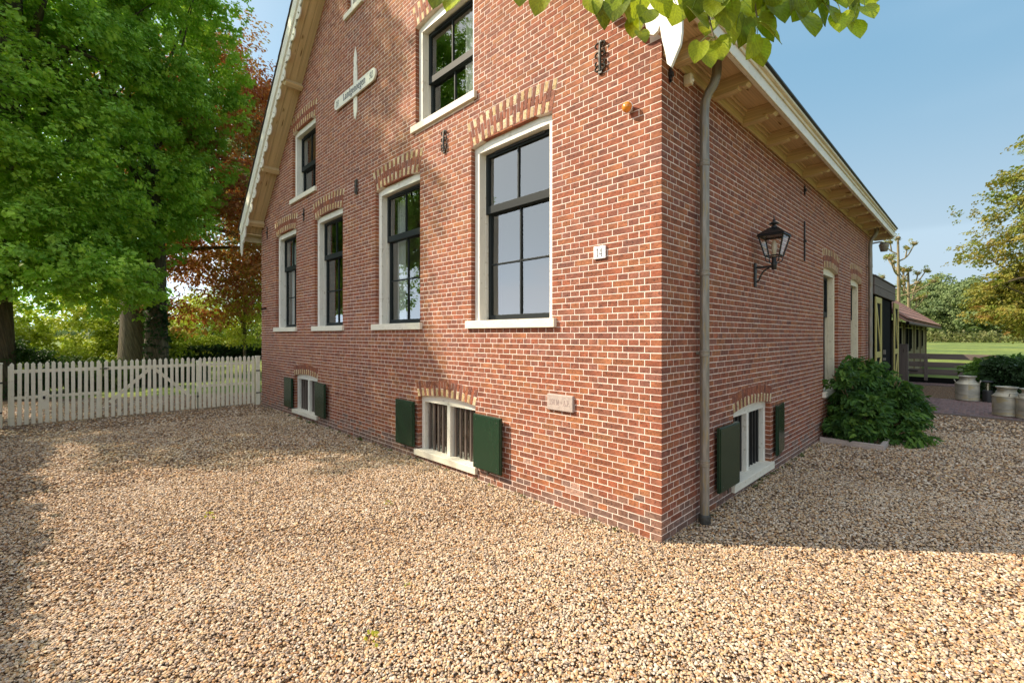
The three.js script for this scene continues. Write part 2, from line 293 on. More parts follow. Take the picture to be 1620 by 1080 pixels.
// openings, in metres along the wall as one sees it from outside (front: x; side: -z)
const FRONT = [
  { k: 'tall', a: -9.75, b: -8.45, y0: 1.83, sp: 4.05 }, { k: 'tall', a: -7.44, b: -6.15, y0: 1.83, sp: 4.05 }, { k: 'tall', a: -4.945, b: -3.655, y0: 1.83, sp: 4.05 }, { k: 'tall', a: -2.52, b: -1.21, y0: 1.83, sp: 4.05 },
  { k: 'upper', a: -8.67, b: -7.385, y0: 4.605, sp: 6.12 }, { k: 'upper', a: -3.77, b: -2.47, y0: 4.63, sp: 6.13 }, { k: 'attic', a: -5.96, b: -5.40, y0: 7.315, sp: 8.35 },
  { k: 'cellar', a: -3.70, b: -2.44, y0: 0.06, sp: 0.885 }, { k: 'cellar', a: -8.55, b: -7.29, y0: 0.075, sp: 0.885 },
];
const SIDE = [
  { k: 'cellar', a: 1.60, b: 2.85, y0: 0.055, sp: 0.90 }, { k: 'tall', a: 5.66, b: 6.82, y0: 0.69, sp: 2.89 }, { k: 'tall', a: 8.0, b: 9.2, y0: 0.69, sp: 2.89 },
];
for (const o of [...FRONT, ...SIDE]) { o.rise = o.k === 'cellar' ? 0.05 : o.k === 'attic' ? 0.035 : 0.055; o.T = o.k === 'cellar' ? 0.205 : 0.32; o.skew = o.k === 'cellar' ? 0.055 : 0.08; o.rad = ((o.b - o.a) ** 2 / 4 + o.rise ** 2) / (2 * o.rise); }
const crown = (o, x) => { const m = (o.a + o.b) / 2; return o.sp + o.rise - o.rad + Math.sqrt(o.rad ** 2 - (x - m) ** 2); };
function holeOf(o, e = 0.004) { const p = [[o.a - e, o.y0], [o.b + e, o.y0]]; for (let i = 0; i <= 10; i++) { const x = mix(o.b + e, o.a - e, i / 10); p.push([x, crown(o, clamp(x, o.a, o.b)) + e]); } return p; }
const soffitY = (x) => 4.39 + 0.96 * (W / 2 - Math.abs(x + W / 2));      // where the roof underside meets the gable wall
const roofY = (x) => 4.42 + 1.0 * (W / 2 + 0.36 - Math.abs(x + W / 2));  // top of the roof

// mortar bodies of the four walls
const wallFront = part('wall', metric(extrude([[-W, -0.3], [-0.0012, -0.3], [-0.0012, 4.4], [-W / 2, soffitY(-W / 2) + 0.15], [-W, 4.4]], 0.3, FRONT.map((o) => holeOf(o))).translate(0, 0, -0.3012), 'x'), M.mortar, house);
const wallSide = part('wall', metric(extrude([[0.3012, -0.3], [DEEP, -0.3], [DEEP, 4.3], [0.3012, 4.3]], 0.3, SIDE.map((o) => holeOf(o))).translate(0, 0, -0.3012).rotateY(Math.PI / 2), 'z'), M.mortar, house);
part('wall', metric(extrude([[-W, -0.3], [-0.3, -0.3], [-0.3, 4.4], [-W / 2, soffitY(-W / 2) + 0.15], [-W, 4.4]], 0.3).translate(0, 0, -DEEP - 0.002), 'x'), brickMats[0], house);
part('wall', bx(-W, -W + 0.3, -0.3, 4.5, -DEEP + 0.3, -0.31, 0), brickMats[0], house);
// rooms behind the windows
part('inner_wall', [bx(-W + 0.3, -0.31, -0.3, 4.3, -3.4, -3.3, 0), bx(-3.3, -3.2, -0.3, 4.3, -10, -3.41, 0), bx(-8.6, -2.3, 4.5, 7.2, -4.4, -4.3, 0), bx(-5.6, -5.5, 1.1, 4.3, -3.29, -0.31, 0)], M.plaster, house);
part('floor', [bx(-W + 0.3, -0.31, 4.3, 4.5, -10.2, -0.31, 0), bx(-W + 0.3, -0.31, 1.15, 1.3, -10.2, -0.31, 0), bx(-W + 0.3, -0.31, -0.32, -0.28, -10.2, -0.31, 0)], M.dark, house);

function layBricks(isFront, parent, length, topAt, openings, seed) {
  const r = mulberry(seed), all = [];
  const put = isFront ? (u, v, w) => new THREE.Vector3(-u, v, w) : (u, v, w) => new THREE.Vector3(w, v, -u);
  const cam = isFront ? [-EYE.x, EYE.y, EYE.z] : [-EYE.z, EYE.y, EYE.x];
  const spans = openings.map((o) => isFront ? [-o.b, -o.a, o] : [o.a, o.b, o]);
  const rows = Math.ceil(topAt.max / CH);
  for (let k = -1; k < rows; k++) {
    const y = k * CH, stretch = isFront ? (((k % 2) + 2) % 2 === 1) : (((k % 2) + 2) % 2 === 0), cross = Math.floor(((k + 100) >> 1) % 2) === 0;
    const list = []; let u = 0;
    const add = (len) => { list.push([u, u + len]); u += len + JOINT; };
    if (stretch) { add(0.1555); if (cross) add(0.1005); while (u < length) add(0.2105); } else { add(0.1005); while (u < length) add(0.1005); }
    const row = [], cut = spans.filter(([, , o]) => y + CH * 0.5 > o.y0 + 0.002 && y + CH * 0.5 < o.sp + o.rise);
    list.forEach(([a, b], n) => {
      if (n === 0 && !stretch) return;                                              // the corner brick belongs to the other wall's course
      b = Math.min(b, length);
      let bits = [[a + (r() - 0.5) * 0.002, b + (r() - 0.5) * 0.002]];
      for (const [s, t] of cut) bits = bits.flatMap(([p, q]) => q <= s || p >= t ? [[p, q]] : [[p, Math.min(q, s)], [Math.max(p, t), q]].filter(([i, j]) => j - i > 0.042));
      for (const [p, q] of bits) { if (q - p < 0.02 || y > topAt((p + q) / 2)) continue; row.push({ p, q, y, full: Math.abs(q - p - (b - a)) < 0.004, corner: n === 0, k }); }
    });
    for (const [s, t] of cut) {                                                     // bricks beside an opening run up to its edge
      let l = null, h = null; for (const b of row) { if (b.q <= s + 0.001 && (!l || b.q > l.q)) l = b; if (b.p >= t - 0.001 && (!h || b.p < h.p)) h = b; }
      if (l && s - l.q < 0.07 && l.q !== s) { l.full = l.full && s - l.q < 0.002; l.q = s; } if (h && h.p - t < 0.07 && h.p !== t) { h.full = h.full && h.p - t < 0.002; h.p = t; }
    }
    all.push(...row);
  }
  for (const b of all) {
    const m = (b.p + b.q) / 2, v = b.y + CH / 2, d2 = (m - cam[0]) ** 2 + (v - cam[1]) ** 2 + cam[2] ** 2;
    b.big = (b.q - b.p) / Math.pow(d2, 1.5);
    const P = put(m, v, 0).sub(EYE), f = P.x * -0.71447 + P.z * -0.69967, s = P.x * 0.69967 + P.z * -0.71447;
    b.seen = f > 0 && Math.abs(s / f) < 1.1 && P.y / f < 0.72;
    const n1 = vnoise(m * 1.1 + 40, v * 1.3 + 9, 999, 999, seed), n2 = vnoise(m * 0.35 + 3, v * 0.3, 999, 999, seed + 5), pick = clamp(0.62 * r() + 0.5 * n1 - 0.05 + 0.25 * (n2 - 0.5));
    b.tone = [7, 4, 9, 3, 6, 1, 11, 0, 8, 2, 5, 10][Math.floor(clamp(mix(pick, r(), 0.45), 0, 0.999) * 12)];
    b.grey = b.k < 2 ? r() < 0.92 : b.k < 7 && r() < 0.75 - 0.12 * b.k;
    b.white = isFront && ((Math.hypot((m - 1.47) / 0.20, (v - 0.36) / 0.075) + 0.9 * r() < 1.05) || (Math.hypot((m - 0.97) / 0.17, (v - 0.24) / 0.05) + 0.9 * r() < 1.05) || (Math.hypot((m - 1.22) / 0.12, (v - 0.40) / 0.06) + 0.6 * r() < 0.8));
  }
  const singles = new Set(all.filter((b) => b.seen && b.full && !b.corner).sort((x, y) => y.big - x.big).slice(0, 300));
  const toWorld = (g) => { if (!isFront) g.rotateY(Math.PI / 2); return g; };
  const shapes = new Map(), pos = [], nor = [], uv = [], col = [], gr = mulberry(seed + 1);
  for (const b of all) {
    const len = b.q - b.p, h = CH - JOINT, depth = b.corner ? 0.1005 : 0.066;
    const mat = b.white ? efflorMat : b.grey ? greyMats[Math.floor(r() * 3)] : brickMats[b.tone];
    if (singles.has(b)) {
      const key = `${len > 0.15 ? 0.21 : 0.1005}_${Math.floor(r() * 5)}`, L = len > 0.15 ? 0.2105 : 0.1005;
      if (!shapes.has(key)) shapes.set(key, toWorld(quadPrism([[0, 0], [L, 0], [L, h], [0, h]].map(([x, y]) => [x - L / 2, y - h / 2]), 0, depth, 0.0019, gr, shapes.size * 0.173)));
      const o = new THREE.Mesh(shapes.get(key), mat); o.name = 'brick'; o.castShadow = o.receiveShadow = true;
      o.position.copy(put((b.p + b.q) / 2, b.y + CH / 2, r() * 0.0018)); parent.add(o); continue;
    }
    const x0 = isFront ? -b.q : b.p, x1 = isFront ? -b.p : b.q, y0 = b.y + JOINT / 2, y1 = y0 + h, j = () => (r() - 0.5) * 0.0030;
    const g = toWorld(quadPrism([[x0, y0 + j()], [x1, y0 + j()], [x1, y1 + j()], [x0, y1 + j()]], r() * 0.0018, depth, 0.0019, r, r() * 3));
    pos.push(g.attributes.position.array); nor.push(g.attributes.normal.array); uv.push(g.attributes.uv.array);
    const c = mat.color, q = 0.9 + 0.2 * r(), n = g.attributes.position.count, a = new Float32Array(n * 3); for (let i = 0; i < n; i++) a.set([c.r * q, c.g * q, c.b * q], i * 3); col.push(a);
  }
  const join = (l) => { const o = new Float32Array(l.reduce((s, a) => s + a.length, 0)); let k = 0; for (const a of l) { o.set(a, k); k += a.length; } return o; };
  const g = new THREE.BufferGeometry();
  g.setAttribute('position', new THREE.BufferAttribute(join(pos), 3)); g.setAttribute('normal', new THREE.BufferAttribute(join(nor), 3)); g.setAttribute('uv', new THREE.BufferAttribute(join(uv), 2)); g.setAttribute('color', new THREE.BufferAttribute(join(col), 3));
  const o = new THREE.Mesh(g, brickMixed); o.name = 'brickwork'; o.userData.kind = 'stuff'; o.castShadow = o.receiveShadow = true; parent.add(o);
}
{
  const top = (u) => soffitY(-u) + 0.1; top.max = 9.7; layBricks(true, wallFront, W, top, FRONT, 11);
  const top2 = () => 4.16; top2.max = 4.2; layBricks(false, wallSide, DEEP, top2, SIDE, 29);
}

function place(o, isFront, a) { if (isFront) o.position.set(a, 0, 0); else { o.position.set(0, 0, -a); o.rotation.y = Math.PI / 2; } return o; }
function buildArch(o, isFront, seed) {
  const r = mulberry(seed), wd = o.b - o.a, n = Math.max(9, Math.round((wd + 0.06) / 0.058) | 1), yi = (x) => crown(o, clamp(x + o.a, o.a, o.b));
  const edge = (s, t) => { const x = wd / 2 + s * wd / 2, th = Math.atan(o.skew / o.T) * s; return [x + Math.tan(th) * o.T * t, yi(clamp(x, 0, wd)) + o.T * t]; };
  const ring = []; for (let i = 0; i <= 12; i++) ring.push(edge(-1 + i / 6, 0)); for (let i = 12; i >= 0; i--) ring.push(edge(-1 + i / 6, 1));
  const arch = place(part('arch', metric(extrude(ring, 0.24).translate(0, 0, -0.2388), 'x'), M.mortar, house), isFront, o.a);
  const gap = 0.0042, cellar = o.k === 'cellar';
  for (let i = 0; i < n; i++) {
    const s0 = -1 + 2 * i / n + gap * 2 / wd * 0.9, s1 = -1 + 2 * (i + 1) / n - gap * 2 / wd * 0.9, odd = i % 2;
    const cuts = cellar ? (odd ? [[0, 1, 0]] : [[0, 0.5, 1], [0.5, 1, 0]]) : odd ? [[0, 0.34, 1], [0.34, 1, 0]] : [[0, 0.66, 0], [0.66, 1, 1]];
    for (const [t0, t1, yel] of cuts) {
      const a = t0 + (t0 > 0 ? gap / o.T : 0.004), b = t1 - (t1 < 1 ? gap / o.T : 0.012);
      const g = quadPrism([edge(s0, a), edge(s1, a), edge(s1, b), edge(s0, b)], 0.0045 + 0.001 * r(), 0.24, 0.002, r, r() * 3);
      part('brick', g, yel ? yellowMats[Math.floor(r() * 3)] : brickMats[[3, 1, 4, 0, 7, 11, 6][Math.floor(r() * 7)]], arch);
    }
  }
}
FRONT.forEach((o, i) => buildArch(o, true, 200 + i)); SIDE.forEach((o, i) => buildArch(o, false, 300 + i));

function headShape(o, below, inset = 0) { const wd = o.b - o.a, p = [[0, below], [wd, below]]; for (let i = 0; i <= 10; i++) { const x = mix(wd, 0, i / 10); p.push([x, crown(o, o.a + x) - 0.004]); } return p; }
function buildWindow(o, isFront, label) {
  const wd = o.b - o.a, r = mulberry(Math.round(o.a * 100) + 7000), sillTop = o.y0 + 0.095, fw = 0.088, headY = o.sp - 0.072;
  const win = place(part('window', [bx(0.001, fw, sillTop, headY, -0.15, -0.058, 0.006), bx(wd - fw, wd - 0.001, sillTop, headY, -0.15, -0.058, 0.006), metric(extrude(headShape(o, headY), 0.092).translate(0, 0, -0.15), 'x'),
    bx(fw - 0.02, fw + 0.012, sillTop, headY, -0.20, -0.151, 0), bx(wd - fw - 0.012, wd - fw + 0.02, sillTop, headY, -0.20, -0.151, 0)], isFront ? M.white : M.cream, house, label), isFront, o.a);
  part('sill', bx(-0.072, wd + 0.06, o.y0, sillTop, -0.2, 0.046, 0.006), M.sill, win);
  const x0 = fw + 0.012, x1 = wd - fw - 0.012, mid = (x0 + x1) / 2, bar = 0.011;
  const rail = o.k === 'tall' ? (isFront ? 3.295 : o.y0 + (3.295 - 1.83) * (o.sp - o.y0) / 2.22) : mix(sillTop, headY, 0.50);
  // upper sash stands in front of the lower one
  const U = { y0: rail - 0.055, y1: headY - 0.002, z: -0.195 }, L = { y0: sillTop + 0.002, y1: rail - 0.02, z: -0.235 };
  const sash = (s, st, top, bot) => part('sash', [bx(x0, x0 + st, s.y0, s.y1, s.z, s.z + 0.042, 0.004), bx(x1 - st, x1, s.y0, s.y1, s.z, s.z + 0.042, 0.004), bx(x0 + st, x1 - st, s.y1 - top, s.y1, s.z + 0.001, s.z + 0.041, 0.004), bx(x0 + st, x1 - st, s.y0, s.y0 + bot, s.z + 0.001, s.z + 0.044, 0.004), bx(x0 + st - 0.001, x0 + st + 0.01, s.y0 + bot, s.y1 - top, s.z + 0.008, s.z + 0.026, 0), bx(x1 - st - 0.01, x1 - st + 0.001, s.y0 + bot, s.y1 - top, s.z + 0.008, s.z + 0.026, 0)], M.sash, win);
  sash(U, 0.045, 0.05, 0.095); sash(L, 0.05, 0.04, 0.07);
  part('sash', bx(x0 + 0.05, x1 - 0.05, L.y0 - 0.001, L.y0 + 0.018, L.z + 0.045, L.z + 0.085, 0.006), M.sash, win);
  part('vent_strip', bx(x0 + 0.18, x1 - 0.12, U.y1 - 0.03, U.y1 - 0.012, U.z + 0.043, U.z + 0.066, 0.004), M.iron, win);
  const pane = (a, b, c, d, z) => { const g = new THREE.PlaneGeometry(b - a, d - c); const m = part('pane', g, M.glass, win); m.position.set((a + b) / 2, (c + d) / 2, z); m.rotation.set((r() - 0.5) * 0.010, (r() - 0.5) * 0.010, 0); };
  const vbar = (s, a, b) => part('glazing_bar', bx(mid - bar, mid + bar, a, b, s.z + 0.006, s.z + 0.036, 0.004), M.sash, win);
  const uy0 = U.y0 + 0.095, uy1 = U.y1 - 0.05, ly0 = L.y0 + 0.07, ly1 = L.y1 - 0.04;
  vbar(U, uy0, uy1); for (const [a, b] of [[x0 + 0.045, mid - bar], [mid + bar, x1 - 0.045]]) pane(a + 0.002, b - 0.002, uy0 + 0.002, uy1 - 0.002, U.z + 0.018);
  if (o.k === 'tall') {
    const my = isFront ? 2.618 : mix(ly0, ly1, 0.5);
    part('glazing_bar', [bx(x0 + 0.05, mid - bar, my - bar, my + bar, L.z + 0.006, L.z + 0.035, 0.004), bx(mid + bar, x1 - 0.05, my - bar, my + bar, L.z + 0.006, L.z + 0.035, 0.004)], M.sash, win); vbar(L, ly0, ly1);
    for (const [a, b] of [[x0 + 0.05, mid - bar], [mid + bar, x1 - 0.05]]) { pane(a + 0.002, b - 0.002, ly0 + 0.002, my - bar - 0.002, L.z + 0.018); pane(a + 0.002, b - 0.002, my + bar + 0.002, ly1 - 0.002, L.z + 0.018); }
  } else { vbar(L, ly0, ly1); for (const [a, b] of [[x0 + 0.05, mid - bar], [mid + bar, x1 - 0.05]]) pane(a + 0.002, b - 0.002, ly0 + 0.002, ly1 - 0.002, L.z + 0.018); }
  return win;
}
function wavyCloth(w, h, folds, deep) { const g = new THREE.PlaneGeometry(w, h, folds * 8, 4), p = g.attributes.position; for (let i = 0; i < p.count; i++) p.setZ(i, deep * Math.sin((p.getX(i) / w + 0.5) * folds * 2 * Math.PI)); g.computeVertexNormals(); return g; }
const tall = FRONT.slice(0, 4).map((o) => buildWindow(o, true)), upper = FRONT.slice(4, 7).map((o) => buildWindow(o, true));
SIDE.slice(1).forEach((o) => buildWindow(o, false));
{ // curtains and things on the sills one can see behind the glass
  for (const [i, x] of [[0, 0.22], [2, 0.24]]) { const c = part('curtain', wavyCloth(0.22, 1.95, 3, 0.022), M.curtain, tall[i]); c.position.set(x, 2.95, -0.34); }
  for (const [i, x] of [[2, 0.9], [0, 0.8]]) part('vase', lathe([[0, 1.93], [0.05, 1.93], [0.07, 2.02], [0.035, 2.10], [0.045, 2.14]], 16).translate(x, 0, -0.36), M.white, tall[i]);
  let c = part('curtain', wavyCloth(0.4, 1.9, 4, 0.03), M.teal, tall[1]); c.position.set(1.0, 2.95, -0.32);
  c = part('curtain', wavyCloth(0.5, 1.2, 6, 0.025), M.curtain, upper[1]); c.position.set(0.98, 5.5, -0.34);
}
function buildCellar(o, isFront, label) {
  const wd = o.b - o.a, sillTop = o.y0 + 0.085, fw = 0.068, headY = o.sp - 0.07, mid = wd / 2;
  const win = place(part('cellar_window', [bx(0.001, fw, sillTop, headY, -0.16, -0.06, 0.005), bx(wd - fw, wd - 0.001, sillTop, headY, -0.16, -0.06, 0.005), metric(extrude(headShape(o, headY), 0.1).translate(0, 0, -0.16), 'x'), bx(mid - 0.034, mid + 0.034, sillTop, headY, -0.159, -0.062, 0.005)], M.white, house, label), isFront, o.a);
  part('sill', bx(-0.06, wd + 0.04, o.y0, sillTop, -0.22, 0.04, 0.006), M.sill, win);
  for (const [a, b] of [[fw, mid - 0.034], [mid + 0.034, wd - fw]]) {
    for (let i = 0; i < 5; i++) { const x = mix(a, b, (i + 0.5) / 5); part('bar', bx(x - 0.016, x + 0.016, sillTop, headY, -0.135, -0.105, 0.004), isFront ? M.weathered : M.iron, win); }
    const p = part('pane', new THREE.PlaneGeometry(b - a, headY - sillTop), M.glass, win); p.position.set((a + b) / 2, (headY + sillTop) / 2, -0.155);
  }
  return win;
}
buildCellar(FRONT[7], true); buildCellar(FRONT[8], true); buildCellar(SIDE[0], false);
function shutter(isFront, a, w, y0, h, hingeRight, swing = 0) {       // hinged at its outer edge, standing open off the wall
  const g = [bx(0, w, 0, h, 0, 0.034, 0.006), bx(0.012, w - 0.012, 0.012, h - 0.012, 0.0345, 0.041, 0.003)];
  const o = part('shutter', g, M.shutter, house); o.rotation.y = (isFront ? 0 : Math.PI / 2) + swing;
  if (isFront) o.position.set(a, y0, 0.034); else o.position.set(0.034, y0, -a);
  const e = hingeRight ? w - 0.05 : 0.05;
  for (const y of [0.09, h - 0.09]) part('hinge', [bx(e - 0.03, e + 0.03, y - 0.014, y + 0.014, -0.006, -0.0005, 0.001), tube([[e, y, -0.012], [e, y, -0.05]], 0.008, 8)], M.oldIron, o);
  part('latch', [tube([[w * 0.5, -0.03, -0.03], [w * 0.5, -0.022, 0.02]], 0.006, 6), bx(w * 0.5 - 0.012, w * 0.5 + 0.012, -0.055, -0.008, 0.012, 0.02, 0.002)], M.oldIron, o);
  for (const [x, y] of [[0.06, 0.06], [w - 0.06, h - 0.06], [0.06, h - 0.06], [w - 0.06, 0.06]]) part('bolt', new THREE.SphereGeometry(0.007, 8, 6).scale(1, 1, 0.5).translate(x, y, 0.0412), M.oldIron, o);
  return o;
}
shutter(true, -4.21, 0.48, 0.165, 0.645, false); shutter(true, -2.405, 0.50, 0.165, 0.645, true, -0.03);
shutter(true, -9.0, 0.47, 0.175, 0.645, false); shutter(true, -7.255, 0.52, 0.185, 0.645, true, -0.05);
shutter(false, 1.06, 0.53, 0.17, 0.655, false); shutter(false, 2.93, 0.46, 0.20, 0.645, true, 0.12);

// wrought iron wall anchors
function anchor(isFront, u, y0, y1, ornate) {
  const h = y1 - y0, m = (y0 + y1) / 2, g = [];
  if (ornate) {
    g.push(tube([[0, y0 + 0.03, 0.02], [0.004, m, 0.03], [0, y1 - 0.02, 0.02]], [0.014, 0.017, 0.012], 8));
    for (const s of [-1, 1]) for (const [yy, k] of [[y1 - 0.05, 1], [m + 0.02, 1], [m - 0.05, -1], [y0 + 0.06, -1]]) { const pts = []; for (let i = 0; i <= 9; i++) { const t = i / 9 * 4.4, q = 0.034 * (1 - 0.6 * i / 9); pts.push([s * (0.034 - q * Math.cos(t)), yy + k * q * Math.sin(t), 0.022]); } g.push(tube(pts, 0.0085, 6)); }
    g.push(new THREE.SphereGeometry(0.022, 10, 8).scale(1, 1, 0.7).translate(0, m, 0.03), bx(-0.024, 0.024, y0, y0 + 0.045, 0.008, 0.026, 0.008), bx(-0.018, 0.018, y1 - 0.03, y1, 0.008, 0.024, 0.006));
  } else {
    g.push(bx(-0.012, 0.012, y0 + 0.02, y1 - 0.02, 0.004, 0.022, 0.005), bx(-0.02, 0.02, m - 0.02, m + 0.02, 0.0, 0.04, 0.006));
    for (const s of [-1, 1]) g.push(tube([[0, m + s * h * 0.2, 0.014], [0.018, m + s * h * 0.36, 0.014], [-0.012, m + s * h * 0.49, 0.014]], 0.007, 6));
  }
  place(part('wall_anchor', g, ornate ? M.oldIron : M.iron, house), isFront, u);
}
anchor(true, -0.605, 4.185, 4.5, true); anchor(true, -3.063, 4.14, 4.45, true); anchor(true, -5.583, 4.147, 4.417, true); anchor(true, -7.99, 4.119, 4.395, false); anchor(true, -10.38, 4.106, 4.42, false);
anchor(false, 4.425, 2.86, 3.48, false); anchor(false, 4.43, 3.86, 4.02, false); anchor(false, 0.13, 3.92, 4.06, false);

// ---------------- roof, gable boards, eaves
{
  const RZ0 = 0.44, RZ1 = -DEEP - 0.42, eave = W / 2 + 0.42, ridge = roofY(-W / 2);
  const roofSlope = (s) => {                                       // pantiles: waves along z, steps down the slope
    const nz = 150, ny = 27 * 2, pos = [], idx = [], uv = [];
    for (let j = 0; j <= ny; j++) for (let i = 0; i <= nz; i++) {
      const c = Math.floor(j / 2), f = j % 2, t = (c + f * 0.94) / 27, x = s * eave * t, z = mix(RZ1, RZ0, i / nz);
      pos.push(x - W / 2, ridge + 0.03 - eave * t + 0.02 * Math.sin(i * 2.1) * 0.9 + (f ? 0.022 : 0), z); uv.push(z, t * 8);
    }
    for (let j = 0; j < ny; j++) for (let i = 0; i < nz; i++) { const a = j * (nz + 1) + i; idx.push(a, a + 1, a + nz + 1, a + 1, a + nz + 2, a + nz + 1); }
    const g = new THREE.BufferGeometry(); g.setAttribute('position', new THREE.Float32BufferAttribute(pos, 3)); g.setAttribute('uv', new THREE.Float32BufferAttribute(uv, 2)); g.setIndex(idx); g.computeVertexNormals(); return g.toNonIndexed();
  };
  const roof = part('roof', [roofSlope(-1), roofSlope(1), ...[-1, 1].map((s) => { const o = [[0, ridge], [s * (eave - 0.03), ridge - eave + 0.03], [s * (eave - 0.03), ridge - eave - 0.02], [0, soffitY(-W / 2) + 0.06]]; return metric(extrude(s > 0 ? o.reverse() : o, RZ0 - 0.09 - RZ1).translate(-W / 2, 0, RZ1), 'z'); })], M.tile, house);
  part('ridge', tube([[-W / 2, ridge + 0.02, RZ1], [-W / 2, ridge + 0.02, RZ0]], 0.13, 12), M.tile, roof);
  // underside of the gable overhang: three boards each side, and the purlin ends that carry it
  const slopeBoard = (s, z0, z1) => { const x1 = W / 2 + 0.13, yA = soffitY(-W / 2), k = 0.96; const o = [[0, yA], [s * x1, yA - k * x1], [s * x1, yA - k * x1 + 0.02], [0, yA + 0.02]]; return metric(extrude(s > 0 ? o : o.reverse(), z1 - z0).rotateX(0).translate(-W / 2, 0.003, z0), 'x'); };
  for (const s of [-1, 1]) for (const [a, b] of [[-0.02, 0.124], [0.129, 0.248], [0.253, 0.365]]) part('soffit_board', slopeBoard(s, a, b), M.ochre, house);
  for (const s of [-1, 1]) for (const d of [0.16, 1.25, 2.7, 4.15]) {
    const x = -W / 2 + s * (W / 2 - d), y = soffitY(x), o = part('purlin_end', [bx(-0.055, 0.055, -0.115, -0.004, 0.0, 0.345, 0.008), bx(-0.06, 0.06, -0.055, -0.003, 0.006, 0.352, 0.01)], M.ochre, house);
    o.position.set(x, y, 0.002); o.rotation.z = s * -Math.atan(0.96);
  }
  // carved gable boards: a plain board, and below it a fretted one that hangs in drops
  for (const s of [-1, 1]) {
    const len = (W / 2 + 0.36) * Math.SQRT2 + 0.0;
    const plain = part('gable_board', metric(extrude([[0, 0], [len, 0], [len, -0.235], [0, -0.235]], 0.03, [], 0.003), 'x'), M.white, house);
    const lace = [[0, -0.2]], L = 0.40, n = Math.floor((len - 0.5) / L);
    lace.push([len - 0.30, -0.2]);
    const drops = []; const start = len - 0.30 - n * L;
    for (let i = 0; i < n; i++) { const t0 = len - 0.30 - i * L; for (let q = 0; q <= 22; q++) { const f = q / 22, e = Math.abs(f - 0.42) / 0.30, e2 = Math.abs(f - 0.87) / 0.14; let d = 0.305; if (e < 1) d = 0.315 + 0.135 * Math.pow(1 - e * e, 0.55); else if (e2 < 1) d = 0.305 + 0.04 * Math.sqrt(1 - e2 * e2); drops.push([t0 - f * L, -d]); } }
    drops.push([start, -0.3], [0, -0.3]);
    const holes = []; for (let i = 0; i < n; i++) { const t0 = len - 0.30 - i * L - 0.42 * L, h = []; for (let q = 0; q < 10; q++) { const a = q / 10 * 6.283; h.push([t0 + 0.020 * Math.cos(a), -0.365 + 0.038 * Math.sin(a) * (Math.sin(a) > 0 ? 1.5 : 0.8)]); } holes.push(h); }
    const fret = part('gable_lace', metric(extrude([...lace, ...drops], 0.022, holes), 'x'), M.white, plain);
    fret.position.set(0, 0, -0.022);
    plain.position.set(-W / 2, roofY(-W / 2), 0.385); plain.rotation.z = -Math.PI / 4; if (s < 0) { plain.scale.x = -1; plain.rotation.z = Math.PI / 4; }
    // the drop at the foot, cut plumb
    const X = W / 2 + 0.36, foot = [[X, 4.42], [X, 3.95], [X - 0.012, 3.87], [X - 0.05, 3.80], [X - 0.085, 3.735], [X - 0.115, 3.77], [X - 0.13, 3.86], [X - 0.155, 3.96], [X - 0.175, 4.085], [X - 0.19, 4.05], [X - 0.225, 4.035], [X - 0.265, 4.06], [X - 0.29, 4.13], [X - 0.30, 4.20], [X - 0.32, 4.155], [X - 0.36, 4.15], [X - 0.40, 4.20], [X - 0.42, 4.29], [X - 0.43, 4.45], [X - 0.28, 4.70]];
    const o = part('gable_foot', metric(extrude((s > 0 ? foot : foot.map(([x, y]) => [-x, y])), 0.024, [], 0.002), 'y'), M.white, house); o.position.set(-W / 2, 0, 0.362);
  }
  // eaves along both sides: soffit, cornice, brackets, fascia, gutter lip
  for (const s of [1, -1]) {
    const X = (a, b, ...r) => s > 0 ? bx(a, b, ...r) : bx(-W - b, -W - a, ...r), z0 = RZ1 + 0.04, z1 = 0.36;
    part('soffit', X(0.001, 0.375, 4.252, 4.275, z0, z1, 0, 'z'), M.ochre, house);
    const fascia = part('fascia', X(0.36, 0.392, 4.135, 4.30, z0, z1 - 0.001, 0.004, 'z'), M.white, house);
    part('gutter_moulding', [X(0.3925, 0.41, 4.262, 4.315, z0, 0.38, 0.006, 'z'), X(0.4, 0.44, 4.300, 4.335, z0, 0.40, 0.01, 'z'), X(0.3925, 0.402, 4.135, 4.152, z0, 0.37, 0.004, 'z')], M.cream, fascia);
    part('gutter_lip', X(0.41, 0.462, 4.3355, 4.366, z0 - 0.02, 0.41, 0.012, 'z'), M.iron, fascia);
    part('cornice', [X(0.003, 0.026, 4.105, 4.251, z0 + 0.4, -0.02, 0.004, 'z'), X(0.0265, 0.05, 4.185, 4.252, z0 + 0.4, -0.02, 0.008, 'z'), X(0.05, 0.074, 4.222, 4.252, z0 + 0.4, -0.02, 0.01, 'z')], M.ochre, house);
    const prof = [[0, 0], [0.19, 0], [0.25, 0.008], [0.262, 0.03], [0.29, 0.012], [0.325, 0.012], [0.352, 0.035], [0.356, 0.075], [0.335, 0.105], [0.345, 0.15], [0, 0.15]];
    for (let i = 0; i < 14; i++) {
      const z = -0.24 - i * 0.815; if (z < RZ1 + 0.1) break;
      const o = part('bracket', metric(extrude(prof, 0.085, [], 0.004), 'x', i), M.ochre, house); o.position.set(s > 0 ? 0.001 : -W - 0.001, 4.101, z - (s > 0 ? 0.0425 : -0.0425)); if (s < 0) o.rotation.y = Math.PI;
    }
    part('eave_end', s > 0 ? bx(0.0, 0.359, 4.11, 4.40, z0 - 0.022, z0 - 0.001, 0.002) : bx(-W - 0.359, -W, 4.11, 4.40, z0 - 0.022, z0 - 0.001, 0.002), M.white, house);
  }
}
